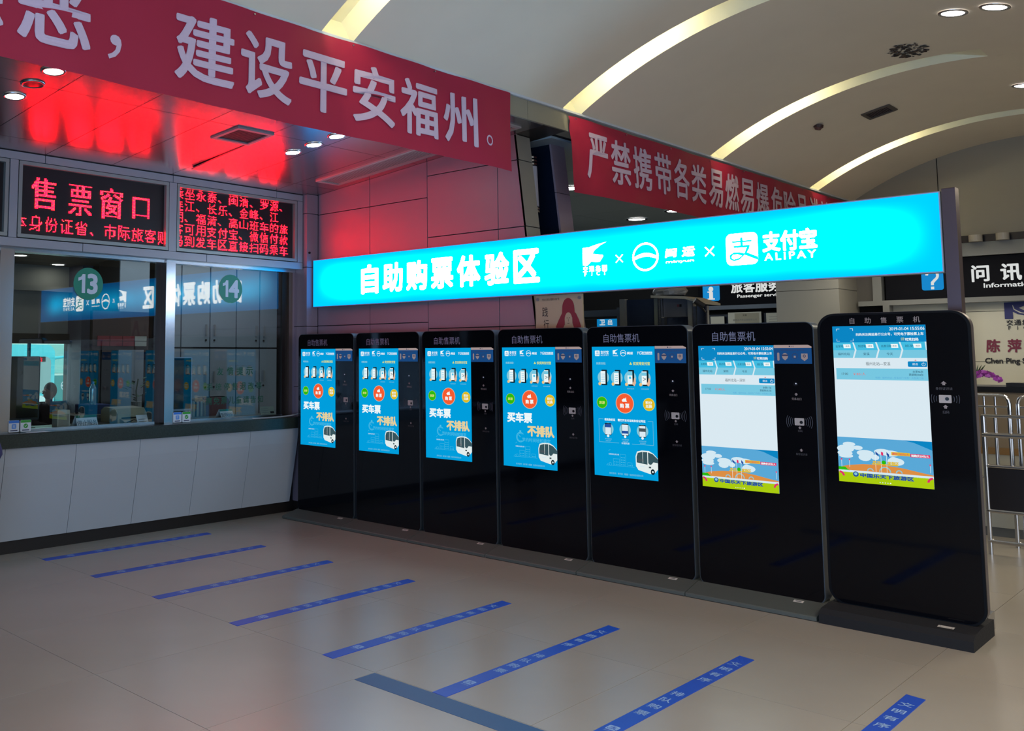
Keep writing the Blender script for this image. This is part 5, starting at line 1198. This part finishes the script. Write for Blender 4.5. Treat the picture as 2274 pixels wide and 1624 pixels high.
for (ya, yb, za, zb, lb, txt) in ((6.886, 6.66, 2.0, 2.205, 'blank pale sheet on the service window, leftmost of three', 0), (6.595, 6.07, 2.0, 2.26, 'pale plaque with small lettering on the service window, middle of three', 1), (5.995, 5.55, 2.0, 2.235, 'pale lined notice beside the column on the service window', 2)):
    t = thing('notice_sheet', lb, 'notice', (13.84, 6.0, 0), FACE, group='notices on the service window')
    MB().box(U(ya), U(yb), 0, .01, ZZ(za)-.2, ZZ(zb), M_cream).build('sheet', t)
    b = MB()
    if txt == 1:
        b.rect(U(ya)+.10, U(yb)-.03, ZZ(za)-.18, ZZ(zb)-.015, -.001, mat('plaque_tan', '#98927c', .6)); b.text('交通', U(6.33), ZZ(zb)-.045, .03, -.002, M_dark, w=.06, align='c')
        b.text('福建省汽车运输有限公司', U(6.33), ZZ(zb)-.115, .032, -.002, M_gate, w=.36, align='c').text('旅客服务中心接待处', U(6.33), ZZ(zb)-.185, .032, -.002, M_gate, w=.38, align='c')
    if txt == 2:
        for k in range(5): b.rect(U(ya)+.04, U(ya)+.26, ZZ(zb)-.06-.035*k, ZZ(zb)-.055-.035*k, -.001, M_gate)
    if b.v: b.build('print', t)
t = thing('service_window_frame', 'dark window frame behind the notices of the service counter', 'frame', (13.86, 6, 0))
part('dark_pane', MB().box(13.89, 13.92, 5.24, 6.75, 0, 2.20, M_navy), t)
# camera head below sign
t = thing('security_camera', 'dark bullet camera hanging above the scanner posts', 'camera', (8.47, 4.08, 2.10))
part('camera_body', MB().cyl((8.40, 4.10, 2.105), (8.46, 4.04, 2.05), .028, M_black, 14), t)
part('bracket', MB().cyl((8.43, 4.07, 2.07), (8.56, 4.075, 2.00), .008, M_black, 8), t)

# information desk sign and alcove
t = thing('information_sign', 'black sign board reading information desk with blue question plate', 'sign', (13.80, 4.2, 0), FACE)
k_ = 13.80/13.9; ZZ = lambda z: 1.6+(z-1.6)*k_; U = lambda Y: 4.2-Y*k_
MB().box(U(4.08), U(1.0), 0.0, .06, ZZ(2.31), ZZ(2.83), M_sb).build('board', t)
MB().rr(U(3.645), U(3.395), ZZ(2.43), ZZ(2.73), .03, -.01, 0, em('plate_blue', '#1b8fd6', .8)).build('plate', t)
b = MB(); xq, zq = U(3.52), ZZ(2.62); b.ring(xq, zq, .078, .032, -.012, mwh, 20, -50, 175).poly([(xq+.052, zq-.058), (xq+.026, zq-.036), (xq-.018, zq-.085), (xq-.018, zq-.125), (xq+.016, zq-.125), (xq+.016, zq-.098)], -.0122, mwh).rect(xq-.019, xq+.017, zq-.178, zq-.143, -.012, mwh)
for k, c in enumerate('问讯处'): MB().text(c, U(2.985-.325*k), ZZ(2.617), .20, -.002, mwh, align='c', bold=.03).build('character', t)
b.text('Information Desk', U(2.955), ZZ(2.46), .055, -.002, mwh, w=.80, bold=.02)
b.build('lettering', t)
ia = thing('wall_alcove', None, None, kind='structure')
for nm, q, m in (('header_rail', (13.74, 13.9, 1.0, 3.245, 2.83, 3.0), M_gate), ('header_strip', (13.78, 13.9, 1.0, 3.245, 3.0, 3.095), mat('steel_dark', '#3c3a3c', .25, .9)), ('lower_rail', (13.74, 13.88, 1.0, 4.38, 2.245, 2.31), M_gate),
                 ('left_frame', (13.76, 13.88, 4.09, 4.20, 2.245, 3.1), M_gate), ('left_panel', (13.84, 13.88, 4.20, 4.42, 2.245, 3.1), mat('frame_brown', '#4a4640', .5)), ('post', (13.70, 13.80, 3.225, 3.275, 0, 3.0), M_gate), ('end_post', (13.74, 13.88, 4.0, 4.08, 0, 2.245), M_gate)):
    part(nm, MB().box(*q, m), ia)
for z0, z1 in ((0.4, 1.5), (1.506, 2.13), (2.136, 2.245)):
    part('white_panel', MB().box(13.89, 13.9, 1.0, 4.0, z0, z1, M_cream), ia)
# two ceiling reflections above the header are built as bright solid cylinders
for a, c in ((3.05, 2.90), (2.76, 2.62)): 
    t = thing('reflection_cylinder', 'bright cylinder made for a ceiling reflection over the information desk, '+('left' if a > 3 else 'right')+' of two', 'lamp', (13.76, (a+c)/2, 3.0), group='reflections built as cylinders over the information desk')
    part('housing', MB().cyl((13.72, (a+c)/2, 3.003), (13.72, (a+c)/2, 3.088), (a-c)/2, mat('reflection_bright', '#b5ab98', .4), 20), t)
# group emblem and lettering on the white wall
t = thing('wall_lettering', 'blue road emblem and dark red name lettering on the white alcove wall', 'lettering', (13.885, 3.0, 0), FACE)
U = lambda Y: 3.0-Y; mnv = mat('emblem_navy', '#22275e', .5); mrd = mat('letter_crimson', '#6a1a35', .6); mbk = mat('letter_black', '#101018', .6)
b = MB(); y_ = -.001
b.rect(U(2.752), U(2.665), 2.03, 2.235, y_, mnv)
b.poly([(U(2.72), 2.235), (U(2.3), 2.25), (U(2.3), 2.215), (U(2.52), 2.20), (U(2.60), 2.165), (U(2.54), 2.125), (U(2.3), 2.105), (U(2.3), 2.05), (U(2.50), 2.06), (U(2.62), 2.09), (U(2.70), 2.14)], y_-.001, mnv)
b.poly([(U(2.66), 2.20), (U(2.645), 2.15), (U(2.58), 2.11), (U(2.5), 2.09), (U(2.5), 2.083), (U(2.59), 2.10), (U(2.655), 2.145), (U(2.668), 2.20)], y_-.002, M_cream)
b.build('road_emblem', t)
b = MB()
for k, c in enumerate('交通集团'): MB().text(c, U(2.703-.081*k), 1.985, .068, y_, mbk, align='c', bold=.02).build('character', t)
for k, c in enumerate('FJCT'): MB().text(c, U(2.709-.081*k), 1.92, .042, y_, mbk, align='c', bold=.02).build('character', t)
for k, c in enumerate('陈萍服务台'): MB().text(c, U(2.895-.218*k), 1.70, .155, y_, mrd, w=.135, align='c', bold=.03, shear=.08).build('character', t)
b.text('Chen Ping Service', U(2.985), 1.505, .085, y_, mbk, w=.64, bold=.03)
b.build('lettering', t)
# orchid, standing on the desk
t = thing('potted_orchid', 'magenta orchid on the information desk, beside the seventh kiosk', 'plant', (10.1, 2.30, 1.312))
rnd = random.Random(4)
part('pot', MB().cyl((10.1, 2.31, 1.312), (10.1, 2.31, 1.40), .05, M_white, 16, .065), t)
part('stem', MB().tube([(10.1, 2.31, 1.38), (10.1, 2.29, 1.43), (10.1, 2.22, 1.45), (10.1, 2.15, 1.44), (10.1, 2.08, 1.39), (10.1, 2.06, 1.355)], .004, mat('stem_green', '#2d3a22', .6), 6), t)
for k in range(3):
    b = MB().add([(10.1, 2.27, 1.38), (10.08, 2.215+.01*k, 1.42), (10.07, 2.185+.02*k, 1.475), (10.08, 2.165+.03*k, 1.505), (10.1, 2.20+.02*k, 1.475), (10.1, 2.235+.01*k, 1.43)], [(0, 1, 2, 3, 4, 5)], mat('leaf_green2', '#3d5a34', .5)); part('leaf', b, t)
mo = [mat('orchid_a', '#b848b4', .6), mat('orchid_b', '#8c2f88', .6), mat('orchid_c', '#cc6acb', .6)]
for k in range(60):
    u = k/59; c = Vector((10.04+.06*rnd.random(), 2.27-.215*u, 1.365+.062*math.sin(PI*(.12+.85*u))+.052*(rnd.random()-.5)*(1-.4*u)-.012*u)); b = MB()
    for j in range(5):
        a = 2*PI*j/5+rnd.random(); d = Vector((-.012, math.cos(a), math.sin(a)))*.016; e = Vector((0, -math.sin(a), math.cos(a)))*.009
        b.add([tuple(c), tuple(c+d*.6+e), tuple(c+d), tuple(c+d*.6-e)], [(0, 1, 2, 3)], mo[k % 3])
    part('blossom', b, t)
# reception desk
t = thing('reception_desk', 'beige and cream reception desk with black top behind the railings', 'desk', (9.95, 1.0, 0))
part('desktop', MB().bbox(9.86, 10.5, -1.0, 2.75, 1.262, 1.31, 0, M_black), t)
part('raised_ledge', MB().box(9.9, 10.1, -1.0, 1.985, 1.311, 1.345, mat('ledge_dark', '#1c1a1a', .4)), t)
part('upper_front', MB().box(9.9, 9.94, -1.0, 2.70, .775, 1.262, M_beige), t)
part('wood_strip', MB().box(9.89, 9.93, -1.0, 2.70, .715, .775, mat('wood_strip', '#8c6a3c', .5)), t)
part('lower_front', MB().box(9.9, 9.94, -1.0, 2.70, .08, .715, M_cream), t)
part('skirting', MB().box(9.91, 9.94, -1.0, 2.70, 0, .08, M_gate), t)
part('body', MB().box(9.94, 10.45, -1.0, 2.70, 0, 1.262, M_beige), t)
# railings
def rail_tube(parent, nm, p0, p1, r=.016): part(nm, MB().cyl(p0, p1, r, M_steel, 12), parent)
t = thing('queue_railing', 'front stainless railing with black panel at the right edge', 'railing', (9.0, 1.9, 0), group='stainless railings before the reception desk')
X = 9.0
for z, r in ((1.10, .015), (.948, .022), (.70, .015), (.345, .017), (.105, .018)): rail_tube(t, 'rail', (X, 1.985, z), (X, -.6, z), r)
for y in (1.975, .2): rail_tube(t, 'post', (X, y, 0), (X, y, 1.10), .017)
for y in (1.955-.147*0, 1.835, 1.80-.0): pass
for y in (1.895, 1.80, 1.55, 1.35): rail_tube(t, 'upright', (X, y, .70), (X, y, 1.10), .009)
for y in (1.79, 1.35): rail_tube(t, 'upright', (X, y, .105), (X, y, .345), .014)
part('panel', MB().box(X-.006, X+.006, .3, 1.965, .36, .685, mat('rail_panel', '#140e10', .4)), t)
t = thing('queue_railing', 'rear stainless railing with rounded top corners before the desk', 'railing', (9.45, 1.9, 0), group='stainless railings before the reception desk')
X = 9.45
def hoop(y0, y1, zt, r=.016):
    pts = [(X, y0, 0), (X, y0, zt-.07), (X, y0-.009, zt-.035), (X, y0-.02, zt-.02), (X, y0-.035, zt-.009), (X, y0-.07, zt), (X, y1+.07, zt), (X, y1+.035, zt-.009), (X, y1+.02, zt-.02), (X, y1+.009, zt-.035), (X, y1, zt-.07), (X, y1, 0)]
    part('hoop', MB().tube(pts, r, M_steel, 10), t)
hoop(2.75, 1.88, 1.253); hoop(1.82, .9, 1.253)
for z in (1.155, .56): rail_tube(t, 'rail', (X, 2.74, z), (X, 1.89, z), .011); rail_tube(t, 'rail', (X, 1.81, z), (X, .91, z), .011)
for y in (2.06, 1.98, 2.14, 2.3): rail_tube(t, 'upright', (X, y, .56), (X, y, 1.24), .009)
t = thing('black_bag', 'black and tan bag cut off by the right edge of the photo', 'bag', (8.93, 1.6, .68))
b = MB(); b.sphere((8.935, 1.60, .76), .07, M_black, 8, (.6, 1, 1)); part('bag_body', b, t)
b = MB(); b.sphere((8.925, 1.61, .68), .06, mat('bag_tan', '#6b5224', .7), 8, (.5, 1.1, .6)); part('bag_base', b, t)

bpy.context.view_layer.update()
